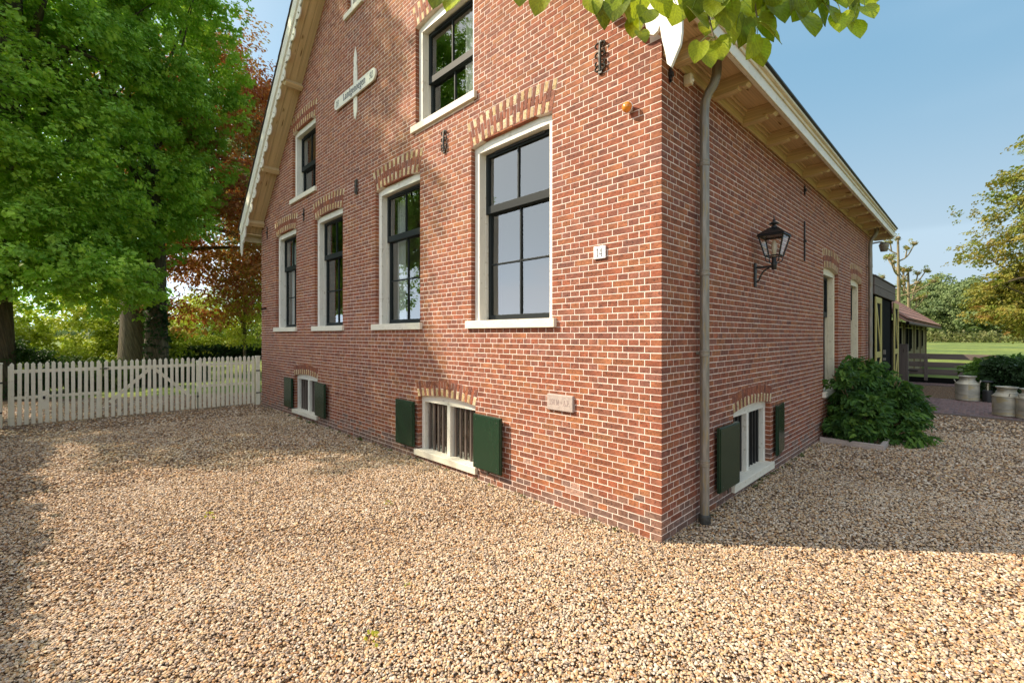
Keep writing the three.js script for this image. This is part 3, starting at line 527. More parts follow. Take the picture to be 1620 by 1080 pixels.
// ------------------------------------------------------------------ things fixed to the house
function drainpipe(z, label) {
  const t = thing('drainpipe', label, 'drainpipe', [0, 0, z], 0, 'zinc drainpipes of the house');
  part('pipe', tube([[0.078, -0.02, 0], [0.078, 3.5, 0], [0.078, 3.86, 0], [0.10, 3.97, 0], [0.165, 4.06, 0], [0.19, 4.14, 0], [0.19, 4.26, 0]], 0.0415, 16, 60), M.zinc, t);
  part('boot', lathe([[0.043, -0.02], [0.055, -0.02], [0.055, 0.06], [0.046, 0.085], [0.0425, 0.085]], 20).translate(0.078, 0, 0), M.oldIron, t);
  for (const y of [0.56, 1.58, 2.33, 3.35]) part('clamp', [lathe([[0.042, y - 0.028], [0.047, y - 0.026], [0.047, y - 0.018], [0.044, y - 0.014], [0.044, y + 0.014], [0.047, y + 0.018], [0.047, y + 0.028], [0.042, y + 0.03]], 20).translate(0.078, 0, 0), tube([[0.036, y, 0], [-0.01, y, 0]], 0.012, 8)], M.zinc, t);
}
drainpipe(-0.673, 'grey zinc drainpipe by the near corner of the brick house, beside the lantern');
drainpipe(-9.82, 'thin far zinc drainpipe at the end of the side wall next to the barn');

{ // lantern on its bracket
  const t = thing('wall_lantern', 'black old fashioned lantern with clear panes on a bracket on the side wall', 'lantern', [0.214, 0, -2.25]);
  const four = (fn) => [0, 1, 2, 3].map((i) => fn().rotateY(i * Math.PI / 2));
  const prism = (r0, y0, r1, y1) => { const g = new THREE.CylinderGeometry(r1, r0, y1 - y0, 4, 1, true).rotateY(Math.PI / 4).translate(0, (y0 + y1) / 2, 0).toNonIndexed(); g.computeVertexNormals(); return g; };
  part('bracket', [bx(-0.212, -0.19, 2.32, 2.60, -0.028, 0.028, 0.008), bx(-0.19, 0.0, 2.532, 2.556, -0.012, 0.012, 0.004), tube([[-0.19, 2.375, 0], [-0.165, 2.39, 0], [-0.14, 2.45, 0], [-0.10, 2.505, 0], [-0.05, 2.53, 0]], 0.009, 8)], M.iron, t);
  part('socket', lathe([[0, 2.505], [0.026, 2.505], [0.028, 2.56], [0.034, 2.575], [0.024, 2.59], [0.022, 2.645], [0, 2.645]], 16), M.iron, t);
  part('stay', four(() => tube([[0.024, 2.58, 0.024], [0.062, 2.598, 0.062], [0.074, 2.668, 0.074]], 0.0055, 6)), M.iron, t);
  part('frame', [...four(() => tube([[0.074, 2.655, 0.074], [0.128, 2.885, 0.128]], 0.0085, 6)), ...four(() => tube([[-0.074, 2.66, 0.074], [0.074, 2.66, 0.074]], 0.008, 6)), ...four(() => tube([[-0.13, 2.885, 0.13], [0.13, 2.885, 0.13]], 0.009, 6))], M.iron, t);
  for (let i = 0; i < 4; i++) { const a = new Float32Array([-0.072, 2.66, 0.072, 0.072, 2.66, 0.072, 0.126, 2.885, 0.126, -0.072, 2.66, 0.072, 0.126, 2.885, 0.126, -0.126, 2.885, 0.126]), g = new THREE.BufferGeometry(); g.setAttribute('position', new THREE.BufferAttribute(a, 3)); g.computeVertexNormals(); part('pane', g.rotateY(i * Math.PI / 2), M.lampGlass, t); }
  const roof = part('lantern_roof', [prism(0.205, 2.884, 0.19, 2.905), prism(0.198, 2.905, 0.062, 2.985), new THREE.CylinderGeometry(0.13, 0.19, 0.004, 4).rotateY(Math.PI / 4).translate(0, 2.893, 0)], std({ color: rgb(0.022, 0.026, 0.028), roughness: 0.25, metalness: 0.3, side: THREE.DoubleSide }), t);
  part('finial', lathe([[0.03, 2.98], [0.03, 3.005], [0.018, 3.01], [0.02, 3.025], [0.058, 3.03], [0.03, 3.05], [0.014, 3.056], [0.018, 3.072], [0.007, 3.085], [0.004, 3.125], [0, 3.128]], 14), M.iron, roof);
  part('bulb', lathe([[0, 2.655], [0.018, 2.655], [0.02, 2.70], [0.028, 2.74], [0.026, 2.80], [0.012, 2.84], [0, 2.845]], 14), new THREE.MeshPhysicalMaterial({ color: rgb(0.75, 0.66, 0.5), roughness: 0.15, transmission: 0.4, thickness: 0 }), t);
}
const fontSerif = await new FontLoader().loadAsync('fonts/droid/droid_serif_bold.typeface.json');
const fontRegular = await new FontLoader().loadAsync('fonts/droid/droid_serif_regular.typeface.json');
function text(s, font, size, depth, sx = 1, slant = 0) { const g = new TextGeometry(s, { font, size, depth, curveSegments: 4, bevelEnabled: false }); g.computeBoundingBox(); const b = g.boundingBox; g.translate(-(b.max.x + b.min.x) / 2, -(b.max.y + b.min.y) / 2, 0); g.applyMatrix4(new THREE.Matrix4().set(sx, slant, 0, 0, 0, 1, 0, 0, 0, 0, 1, 0, 0, 0, 0, 1)); return g.index ? g.toNonIndexed() : g; }
{ // house number
  const t = thing('house_number_sign', 'small square white house number plate reading 14 beside the largest window', 'number sign', [-0.614, 2.522, 0]);
  part('plate', [bx(-0.068, 0.068, -0.06, 0.06, 0.003, 0.022, 0.008)], M.enamel, t);
  part('digits', text('14', fontRegular, 0.078, 0.0012, 0.62).translate(0, 0, 0.0222), M.ink, t);
}
{ // height mark stone
  const t = thing('stone_plaque', 'pale stone tablet with carved letters set low in the front wall', 'plaque', [-1.09, 1.068, 0]);
  part('tablet', bx(-0.168, 0.168, -0.082, 0.082, -0.03, 0.03, 0.009), M.stone, t);
  part('inscription', text('150 M + A.P.', fontRegular, 0.056, 0.0012, 0.60).translate(0, 0.004, 0.0302), M.stoneText, t);
}
{ // painted name board crossed by an upright spear
  const t = thing('name_board', 'white cross shaped wooden name board with dark lettering high on the gable', 'sign', [-5.625, 5.93, 0]);
  const r = 0.104, hw = 0.77, p = []; for (let i = 0; i <= 10; i++) { const a = -Math.PI / 2 + Math.PI * i / 10; p.push([hw - r + r * Math.cos(a), r * Math.sin(a)]); } for (let i = 0; i <= 10; i++) { const a = Math.PI / 2 + Math.PI * i / 10; p.push([-hw + r + r * Math.cos(a), r * Math.sin(a)]); }
  part('plank', extrude(p, 0.026, [], 0.004).translate(0, 0, 0.022), M.white, t);
  const q = [[0, -0.49], [0.03, -0.44], [0.062, -0.36], [0.066, 0.30], [0.056, 0.42], [0.040, 0.455], [0.056, 0.49], [0.052, 0.60], [0.026, 0.67], [0.01, 0.71], [0, 0.76]]; const full = [...q, ...q.slice(1, -1).reverse().map(([x, y]) => [-x, y])];
  part('spear', extrude(full, 0.014, [], 0.002).translate(0, 0, 0.004), M.white, t);
  part('lettering', [text('Landgenoegen', fontSerif, 0.118, 0.0015, 0.70).translate(0.02, 0, 0.0524), text('18', fontRegular, 0.105, 0.0015, 0.72, 0.25).translate(-0.635, -0.005, 0.0524), text('92', fontRegular, 0.105, 0.0015, 0.72, 0.25).translate(0.635, 0.005, 0.0524)], std({ color: rgb(0.02, 0.03, 0.06), roughness: 0.5 }), t);
}
{ // amber alarm lamp
  const t = thing('alarm_lamp', 'small round amber lamp fixed to the sunlit brick above the house number', 'lamp', [-0.296, 3.752, 0]);
  part('base', lathe([[0, 0], [0.03, 0], [0.03, 0.022], [0.024, 0.03], [0, 0.03]], 16).rotateX(Math.PI / 2).translate(0, 0, 0.002), M.enamel, t);
  part('dome', new THREE.SphereGeometry(0.047, 18, 14).scale(1, 1, 1.0).translate(0, 0, 0.056), new THREE.MeshPhysicalMaterial({ color: rgb(0.85, 0.33, 0.03), roughness: 0.18, transmission: 0.25, thickness: 0, clearcoat: 0.6 }), t);
  part('ring', new THREE.TorusGeometry(0.0475, 0.003, 6, 20).translate(0, 0, 0.05), M.enamel, t);
}
{ // sensor box under the eaves
  const t = thing('sensor_box', 'small cream sensor box under the eaves near the corner', 'sensor', [0.045, 4.07, -0.42]);
  part('housing', [bx(-0.042, 0.03, -0.075, 0.02, -0.03, 0.03, 0.01)], M.cream, t); part('lens', new THREE.SphereGeometry(0.018, 12, 8).translate(0.03, -0.045, 0), M.white, t);
}
{ // cable bundle
  const t = thing('floodlight', 'small grey floodlight on the far end of the side wall, under the eaves', 'floodlight', [0.06, 3.92, -10.64]);
  part('arm', tube([[-0.06, 0.08, 0.02], [0.12, 0.09, 0], [0.15, 0.05, 0]], 0.018, 8), M.zinc, t);
  part('head', lathe([[0, -0.16], [0.07, -0.16], [0.105, 0.0], [0.075, 0.05], [0, 0.05]], 8).translate(0.17, 0.02, 0), M.zinc, t);
}
{
  const t = thing('wall_hook', 'short black iron peg sticking out at the left end of the front wall', 'hook', [-10.47, 2.41, 0]);
  part('peg', tube([[0, 0, -0.02], [0.0, 0.0, 0.03], [0.06, -0.03, 0.13]], 0.02, 8), M.iron, t);
}
// ------------------------------------------------------------------ picket fence with its gates, left of the house
function picket(h, w = 0.058) { return extrude([[-w / 2, 0], [w / 2, 0], [w / 2, h - 0.035], [0, h], [-w / 2, h - 0.035]], 0.02, [], 0.003); }
const picketGeos = [1.19, 1.20, 1.205, 1.195].map((h, i) => metric(picket(h), 'y', i));
function gate(x, zA, zB, n, label, braced, post) {
  const t = thing('picket_gate', label, 'gate', [x, 0, zA], Math.PI / 2, 'gates of the cream picket fence'), len = zA - zB, r = mulberry(Math.round(zA * 91) + 5);
  for (let i = 0; i < n; i++) { const o = part('picket', picketGeos[i % 4], M.fence, t); o.position.set((i + 0.5) * len / n, 0.035 + (r() - 0.5) * 0.008, (r() - 0.5) * 0.003); o.rotation.z = (r() - 0.5) * 0.016; }
  part('rail', bx(0.01, len - 0.01, 1.02, 1.085, -0.042, -0.004, 0.004), M.fence, t);
  if (braced) {
    for (const s of [-1, 1]) { const g = bx(0, Math.hypot(len / 2 - 0.1, 0.72), -0.032, 0.032, -0.040, -0.005, 0.004); const o = part('brace', g, M.fence, t); o.position.set(len / 2 + s * (len / 2 - 0.1), 0.33, 0); o.rotation.z = s > 0 ? Math.PI - Math.atan2(0.72, len / 2 - 0.1) : Math.atan2(0.72, len / 2 - 0.1); }
  } else part('rail', bx(0.01, len - 0.01, 0.52, 0.575, -0.042, -0.004, 0.004), M.fence, t);
  if (post) part('gate_frame', [bx(-0.012, 0.05, 0.03, 1.16, -0.09, -0.043, 0.004), bx(len - 0.05, len + 0.012, 0.03, 1.16, -0.09, -0.043, 0.004)], M.fence, t);
  return t;
}
const gA = gate(-11.0, 4.33, 3.02, 14, 'cream picket gate at the left edge with a lock box on its middle rail', false, true);
part('lock_box', [bx(0.43, 0.54, 0.30, 0.66, 0.0215, 0.03, 0.004)], M.fence, gA); part('lock', bx(0.455, 0.49, 0.50, 0.56, 0.0305, 0.046, 0.004), M.iron, gA);
const gB = gate(-11.0, 2.985, 1.37, 16, 'middle cream picket gate with two slanting braces, in front of the ivy trunk', true, false);
part('latch', [bx(-0.06, 0.09, 1.045, 1.06, 0.022, 0.032, 0.002), new THREE.TorusGeometry(0.02, 0.004, 6, 14).translate(0.03, 1.05, 0.035)], M.oldIron, gB);
const gC = gate(-10.98, 1.335, 0.12, 13, 'right cream picket gate of the fence, ending against the brick house', false, true);
part('drop_bolt', [tube([[0.0, 0.0, 0.03], [0.0, 0.42, 0.03]], 0.009, 8), bx(-0.02, 0.02, 0.3, 0.34, 0.0215, 0.04, 0.003)], M.oldIron, gC);
part('drop_bolt', [tube([[1.19, 0.0, 0.03], [1.19, 0.42, 0.03]], 0.009, 8)], M.sill, gC);
for (const [z, label] of [[4.455, 'cream wooden fence post at the far left end of the picket fence'], [0.05, 'cream wooden fence post close against the left corner of the brick house']]) {
  const t = thing('fence_post', label, 'post', [-11.0, 0, z], 0, 'posts of the cream picket fence'); part('shaft', bx(-0.05, 0.05, -0.3, 1.2, -0.045, 0.045, 0.008), M.fence, t); part('cap', bx(-0.058, 0.058, 1.2, 1.225, -0.053, 0.053, 0.006), M.fence, t);
  part('hinge', [bx(0.03, 0.058, 0.28, 0.31, -0.05, 0.05, 0.003), bx(0.03, 0.058, 0.84, 0.87, -0.05, 0.05, 0.003)], M.oldIron, t);
}
// ------------------------------------------------------------------ brick paths on the right
function brickPath(x0, x1, z0, z1, skew, label) {
  const o = structure(new THREE.Mesh(flat(bx(x0, x1, -0.1, 0.012, z1, z0, 0)), std({ color: rgb(0.16, 0.13, 0.12), roughness: 1 })), 'brick_path'); o.rotation.y = skew; tag(o, label, 'path'); o.userData.kind = 'structure'; o.receiveShadow = true;
  const r = mulberry(Math.round(z0 * 10) + 99), geos = [], mats = [[0.24, 0.145, 0.125], [0.20, 0.12, 0.11], [0.28, 0.17, 0.135], [0.22, 0.15, 0.14]].map((c) => BRICKM(rgb(...c)));
  for (let k = 0; k < 4; k++) geos.push(quadPrism([[-0.1, -0.032], [0.1, -0.032], [0.1, 0.032], [-0.1, 0.032]], 0, 0.05, 0.004, r, k * 0.31).rotateZ(Math.PI / 2).rotateX(-Math.PI / 2));
  const all = []; let row = 0;
  for (let x = x0 + 0.045; x < x1 - 0.04; x += 0.070) { row++; for (let z = z0 - 0.11 - (row % 2) * 0.1; z > z1 + 0.1; z -= 0.207) all.push([x, z]); }
  all.sort((a, b) => (a[0] - EYE.x) ** 2 + (a[1] - EYE.z) ** 2 - (b[0] - EYE.x) ** 2 - (b[1] - EYE.z) ** 2);
  const rest = []; const near = z0 > -12 ? 300 : 60;
  all.forEach(([x, z], i) => { const y = 0.016 + (r() - 0.5) * 0.004, g = geos[Math.floor(r() * 4)]; if (i < near) { const m = new THREE.Mesh(g, mats[Math.floor(r() * 4)]); m.name = 'brick'; m.castShadow = m.receiveShadow = true; m.position.set(x, y, z); o.add(m); } else rest.push(g.clone().translate(x, y, z)); });
  part('paving', rest, mats[0], o).userData.kind = 'stuff';
}
brickPath(0.02, 5.2, -10.45, -13.65, 0.0, 'dark red brick path in front of the milk cans, crossing to the barn doors');
brickPath(-0.2, 3.2, -18.1, -19.9, 0.0, 'further strip of dark red brick paving before the plank gate');

// ------------------------------------------------------------------ milk cans
function milkCan(x, z, s, turn, label) {
  const t = thing('milk_can', label, 'milk can', [x, 0.018, z], turn, 'old milk cans'), k = s;
  const P = (l) => lathe(l.map(([r, y]) => [r * k, y * k]), 32);
  part('body', P([[0, 0.004], [0.222, 0.0], [0.232, 0.008], [0.232, 0.03], [0.226, 0.034], [0.228, 0.15], [0.233, 0.155], [0.233, 0.168], [0.228, 0.173], [0.229, 0.40], [0.235, 0.406], [0.235, 0.42], [0.228, 0.428]]), M.can, t);
  part('shoulder', P([[0.228, 0.428], [0.205, 0.452], [0.172, 0.49], [0.152, 0.515]]), M.can, t);
  part('neck', P([[0.152, 0.515], [0.146, 0.53], [0.150, 0.575], [0.160, 0.595], [0.176, 0.602], [0.181, 0.612], [0.178, 0.622], [0.165, 0.622], [0.14, 0.615], [0.136, 0.53], [0, 0.52]]), M.can, t);
  for (const a of [0, Math.PI]) { const o = part('handle', tube([[0.212 * k, 0.44 * k, -0.07 * k], [0.236 * k, 0.50 * k, -0.066 * k], [0.242 * k, 0.515 * k, 0], [0.236 * k, 0.50 * k, 0.066 * k], [0.212 * k, 0.44 * k, 0.07 * k]], 0.0095 * k, 8), M.can, t); o.rotation.y = a; }
}
milkCan(1.62, -13.62, 1.04, 0.1, 'weathered milk can furthest back, at the left end of the cans by the hedge');
milkCan(2.27, -10.95, 1.0, 2.0, 'middle milk can with a dented band and a handle facing the yard');
milkCan(2.62, -10.72, 1.0, 0.9, 'rightmost milk can, cut off by the edge of the photo');
{ const t = thing('bollard_light', 'short black bollard light standing in front of the dark hedge', 'bollard', [2.0, 0, -13.6]);
  part('post', lathe([[0.10, 0], [0.10, 0.30], [0.085, 0.32], [0, 0.32]], 20), M.iron, t); part('lens', lathe([[0.055, 0.32], [0.055, 0.52]], 16), M.lampGlass, t); part('core', lathe([[0, 0.32], [0.014, 0.32], [0.014, 0.5], [0, 0.5]], 10), M.cream, t); part('cap', lathe([[0, 0.58], [0.10, 0.56], [0.105, 0.52], [0, 0.52]], 20), M.iron, t); }

// ------------------------------------------------------------------ barn, stable and plank gate behind the house
{
  const t = thing('black_barn', 'black plank barn joined to the far end of the house with yellow framed doors', 'barn', [0, 0, 0]);
  part('wall', [bx(-6.0, -0.05, 0, 3.2, -14.55, -14.45, 0), bx(-6.0, -5.9, 0, 3.2, -14.45, -10.7, 0), bx(-0.09, -0.02, 0, 2.8, -10.98, -10.64, 0), bx(-0.09, -0.02, 0, 2.8, -14.44, -14.2, 0)], M.blackWood, t);
  part('roof', [bx(-6.1, 0.02, 3.205, 3.26, -14.62, -10.64, 0.004)], M.tile, t);
  for (let i = 0; i < 2; i++) part('fascia_plank', bx(-0.01, 0.05, 2.77 + i * 0.218, 2.98 + i * 0.218, -14.56, -10.66, 0.006, 'z'), M.weathered, t);
  part('cap_board', bx(-0.03, 0.075, 3.206, 3.235, -14.6, -10.62, 0.005, 'z'), M.weathered, t);
  const door = (z0, z1, x, label) => {
    const d = part('door', [bx(-0.02, 0.0, 0.04, 2.72, 0, z1 - z0, 0)], M.blackWood, t, label); d.position.set(x, 0, z0); const w = z1 - z0, f = 0.13;
    const Y = (...a) => bx(...a); part('door_frame', [Y(0.001, 0.03, 0.05, 2.71, 0.01, f), Y(0.001, 0.03, 0.05, 2.71, w - f, w - 0.01), Y(0.002, 0.029, 2.56, 2.71, f, w - f), Y(0.002, 0.029, 1.18, 1.33, f, w - f), Y(0.002, 0.029, 0.05, 0.22, f, w - f)], M.yellow, d);
    for (const [y0, y1, s] of [[1.33, 2.56, 1], [0.22, 1.18, -1]]) { const L = Math.hypot(y1 - y0, w - 2 * f), o = part('brace', bx(0.001, 0.026, -L / 2, L / 2, -0.05, 0.05, 0.003), M.yellow, d); o.position.set(0, (y0 + y1) / 2, w / 2); o.rotation.x = s * Math.atan2(w - 2 * f, y1 - y0); }
    for (let i = 0; i < 5; i++) part('plank', bx(0.0005, 0.008, 0.05, 2.7, f + i * (w - 2 * f) / 5 + 0.004, f + (i + 1) * (w - 2 * f) / 5 - 0.004, 0.003), M.blackWood, d);
  };
  door(-11.78, -10.80, 0.03, 'near yellow framed door leaf'); door(-15.2, -14.18, 0.04, 'far yellow framed door leaf');
  for (let i = 0; i < 12; i++) part('plank', bx(-0.06, -0.03, 0.02, 2.75, -14.16 + i * 0.195, -13.97 + i * 0.195, 0.004), M.blackWood, t);
  part('door_handle', [bx(-0.03, 0.03, 1.22, 1.34, -12.72, -12.68, 0.004), bx(-0.03, 0.03, 1.05, 1.12, -12.72, -12.66, 0.004)], M.zinc, t);
}
{
  const t = thing('stable', 'low wooden stable with a red tiled roof and narrow dark windows', 'stable', [-0.33, 0, 0]);
  const z0 = -15.6, z1 = -32.3;
  part('wall', [bx(-7, -0.12, 0, 2.25, z1, z1 + 0.15, 0), bx(-7, -6.9, 0, 2.25, z1 + 0.16, z0, 0), bx(-0.12, -0.1, 0.0, 2.3, z1 + 0.151, z0, 0)], M.blackWood, t);
  const wins = [[-18.35, -18.9, 0.2], [-19.6, -20.75, 0.05], [-22.2, -23.2, 0.05], [-23.5, -24.7, 1.12], [-26.9, -27.9, 1.14], [-29.7, -30.5, 1.15]];
  let cur = z0; const segs = []; for (const [a, b, y] of wins) { segs.push([cur, a, 0]); segs.push([a, b, y]); cur = b; } segs.push([cur, z1, 0]);
  for (const [a, b, y] of segs) { if (y === 0) for (let i = 0; i < 11; i++) part('board', bx(-0.1 + 0.001, -0.068, i * 0.205, i * 0.205 + 0.2, b, a, 0.004, 'z'), M.stableWood, t); else { for (let i = 0; i * 0.205 + 0.2 <= y; i++) part('board', bx(-0.1 + 0.001, -0.068, i * 0.205, i * 0.205 + 0.2, b, a, 0.004, 'z'), M.stableWood, t); const w = part('window', [bx(-0.09, -0.05, y, 2.05, a - 0.07, a, 0.003), bx(-0.09, -0.05, y, 2.05, b, b + 0.07, 0.003)], M.blackWood, t); part('ledge', bx(-0.09, -0.03, 2.055, 2.075, b - 0.06, a + 0.06, 0.003), M.white, w); } }
  for (const z of [-15.7, -18.2, -19.3, -21.5, -25.6, -28.8, -32.2]) part('post', bx(-0.067, -0.01, 0, 2.25, z - 0.07, z + 0.07, 0.004), M.stableWood, t);
  const ridge = 5.4, roof = part('roof', [[0.55, 2.18, -3.6, ridge], [-7.6, 2.18, -3.6, ridge]].map(([xa, ya, xb, yb]) => metric(extrude([[xa, ya], [xb, yb], [xb, yb + 0.1], [xa, ya + 0.06]], z0 - z1 + 0.9).translate(0, 0, z1 - 0.5), 'z')), std({ color: rgb(0.34, 0.17, 0.12), map: sized(brickTex, 2.2), roughness: 0.85 }), t);
  const r = mulberry(505), g = [0, 1, 2].map(() => { const q = quadPrism([[-0.12, -0.17], [0.12, -0.17], [0.12, 0.17], [-0.12, 0.17]], 0.03 + 0.006 * r(), 0.05, 0.008, r, r()); return q; });
  const slope = Math.atan2(ridge - 2.18, 4.15), L = Math.hypot(ridge - 2.18, 4.15), tiles = [];
  for (let j = 0; j < 16; j++) for (let i = 0; i < 68; i++) tiles.push(g[Math.floor(r() * 3)].clone().rotateX(-0.05).translate(0, 0, 0.05).rotateX(-Math.PI / 2).rotateY(Math.PI / 2).rotateZ(-slope + 0).translate(0.55 - Math.cos(slope) * (j + 0.5) * L / 16, 2.24 + Math.sin(slope) * (j + 0.5) * L / 16, z1 - 0.35 + (i + 0.5) * 0.25));
  part('tiles', tiles, std({ color: rgb(0.37, 0.195, 0.145), map: sized(brickTex, 1.3), roughness: 0.85 }), roof).userData.kind = 'stuff';
  part('gutter', tube([[0.57, 2.14, z0], [0.57, 2.14, z1 - 0.4]], 0.05, 8), M.weathered, roof);
}
{
  const t = thing('plank_gate', 'weathered wooden gate of horizontal planks between the stable and the hedge', 'gate', [0, 0, -18.9]);
  const z = 0; part('post', bx(-0.28, -0.02, 0, 1.42, -0.14, 0.14, 0.015), M.weathered, t); part('post', bx(2.2, 2.42, 0, 1.0, -0.12, 0.12, 0.015), M.weathered, t);
  [[0.88, 1.08], [0.60, 0.78], [0.32, 0.52]].forEach(([a, b]) => part('plank', bx(0.0, 2.3, a, b, -0.03, 0.012, 0.006, 'x'), M.weathered, t));
  part('plank', bx(0.0, 2.3, 0.03, 0.22, -0.03, 0.012, 0.006, 'x'), M.blackWood, t);
  part('upright', [bx(0.42, 0.52, 0.1, 1.02, 0.0125, 0.045, 0.005)], M.weathered, t); part('hinge', tube([[-0.05, 0.45, 0.06], [0.25, 0.45, 0.06]], 0.02, 8), M.iron, t);
}
// ------------------------------------------------------------------ trees, hedges and plants
function leafShape(len, wid, fold, droop) {                       // one leaf folded along its midrib, 6 faces
  const p = { b: [0, 0, 0], m1: [0, len * 0.38, -fold * 0.3], t: [0, len, -droop], l1: [-wid / 2, len * 0.34, fold], r1: [wid / 2, len * 0.34, fold], l2: [-wid * 0.34, len * 0.70, fold * 0.6 - droop * 0.4], r2: [wid * 0.34, len * 0.70, fold * 0.6 - droop * 0.4] };
  const tri = ['b', 'm1', 'l1', 'b', 'r1', 'm1', 'l1', 'm1', 'l2', 'r1', 'r2', 'm1', 'l2', 'm1', 't', 'm1', 'r2', 't'], a = []; for (const k of tri) a.push(...p[k]);
  const g = new THREE.BufferGeometry(); g.setAttribute('position', new THREE.Float32BufferAttribute(a, 3)); g.computeVertexNormals(); return g;
}
function sprig(n, spread, len, wid, seed) {                       // a twig's worth of leaves
  const r = mulberry(seed), out = [], E = new THREE.Euler(), m = new THREE.Matrix4(), q = new THREE.Quaternion();
  for (let i = 0; i < n; i++) {
    const k = 0.7 + 0.6 * r(), g = leafShape(len * k, wid * k, len * 0.10, len * 0.16);
    E.set(-Math.PI / 2 - 0.55 + (r() - 0.5) * 1.1, (r() - 0.5) * 2.6, (r() - 0.5) * 0.9, 'YXZ');     // hanging outwards, to -z
    m.compose(new THREE.Vector3((r() - 0.5) * 2, (r() - 0.5) * 1.1, (r() - 0.5) * 2).multiplyScalar(spread), q.setFromEuler(E), new THREE.Vector3(1, 1, 1)); out.push(g.applyMatrix4(m));
  }
  const g = mergeGeometries(out); g.setAttribute('uv', new THREE.BufferAttribute(new Float32Array(g.attributes.position.count * 2), 2)); return g;
}
const SPRIG = { lime: sprig(16, 0.17, 0.105, 0.092, 1), beech: sprig(16, 0.20, 0.10, 0.065, 2), far: sprig(14, 0.42, 0.26, 0.20, 3), vfar: sprig(12, 1.0, 0.7, 0.55, 4), bush: sprig(12, 0.12, 0.10, 0.065, 5), big: sprig(8, 0.13, 0.15, 0.085, 6), ivy: sprig(8, 0.10, 0.085, 0.085, 7) };
function foliage(parent, geo, spots, tones, seed, name = 'crown', up = 0.5) {   // spots: [x, y, z, size]
  const r = mulberry(seed), im = new THREE.InstancedMesh(geo, leafMat, spots.length), m = new THREE.Matrix4(), q = new THREE.Quaternion(), e = new THREE.Euler(), c = new THREE.Color();
  spots.forEach(([x, y, z, s, k, out], i) => {
    e.set((r() - 0.5) * 2 * (1 - up) * 1.1, out === undefined ? r() * 6.283 : out + (r() - 0.5) * 1.5, (r() - 0.5) * 2 * (1 - up) * 1.1, 'YXZ'); const f = s * (0.75 + 0.5 * r());
    m.compose(new THREE.Vector3(x, y, z), q.setFromEuler(e), new THREE.Vector3(f, f, f)); im.setMatrixAt(i, m);
    const t = clamp(k * 0.6 + r() * 0.5), a = tones[Math.min(tones.length - 2, Math.floor(t * (tones.length - 1)))], b = tones[Math.min(tones.length - 1, Math.floor(t * (tones.length - 1)) + 1)], w = (t * (tones.length - 1)) % 1, g = 0.85 + 0.3 * r();
    im.setColorAt(i, c.setRGB(mix(a[0], b[0], w) * g, mix(a[1], b[1], w) * g, mix(a[2], b[2], w) * g));
  });
  im.name = name; im.userData.kind = 'stuff'; im.castShadow = im.receiveShadow = true; parent.add(im); return im;
}
function crownSpots(seed, [cx, cy, cz], [rx, ry, rz], clumps, per, size, clumpR, taper = 0, hollow = 0.35) {
  const r = mulberry(seed), spots = [], centres = [];
  for (let i = 0; i < clumps; i++) {
    let x, y, z, d; do { x = r() * 2 - 1; y = r() * 2 - 1; z = r() * 2 - 1; d = x * x + y * y + z * z; } while (d > 1 || d < hollow * hollow);
    const lump = 0.80 + 0.32 * vnoise(x * 2.2 + 7, y * 2.2 + z * 2.7 + 11, 999, 999, seed), tp = 1 - taper * (y * 0.5 + 0.5);
    const C = [cx + x * rx * lump * tp, cy + y * ry * lump, cz + z * rz * lump * tp], cr = clumpR * (0.6 + 0.8 * r()), tone = r(); centres.push(C);
    for (let j = 0; j < per; j++) { let a, b, c; do { a = r() * 2 - 1; b = r() * 2 - 1; c = r() * 2 - 1; } while (a * a + b * b + c * c > 1); spots.push([C[0] + a * cr, C[1] + b * cr * 0.55 - 0.25 * cr * (a * a + c * c), C[2] + c * cr, size, tone, Math.atan2(-(C[0] + a * cr * 1.5 - cx), -(C[2] + c * cr * 1.5 - cz))]); }
  }
  return { spots, centres };
}
const GREEN = [[0.22, 0.41, 0.05], [0.32, 0.53, 0.06], [0.42, 0.62, 0.07], [0.54, 0.71, 0.085]];
const COPPER = [[0.30, 0.10, 0.05], [0.42, 0.15, 0.05], [0.52, 0.26, 0.06], [0.42, 0.36, 0.06]];
const SUNNY = [[0.34, 0.44, 0.04], [0.46, 0.55, 0.05], [0.58, 0.64, 0.07], [0.60, 0.60, 0.08]];
const HAZYOAK = [[0.15, 0.22, 0.085], [0.21, 0.28, 0.10], [0.26, 0.33, 0.115]];  // greens paled and blued to put distance haze into the leaf colour
const SPRING = [[0.20, 0.23, 0.035], [0.28, 0.30, 0.045], [0.36, 0.29, 0.05], [0.25, 0.34, 0.045], [0.36, 0.20, 0.055]];
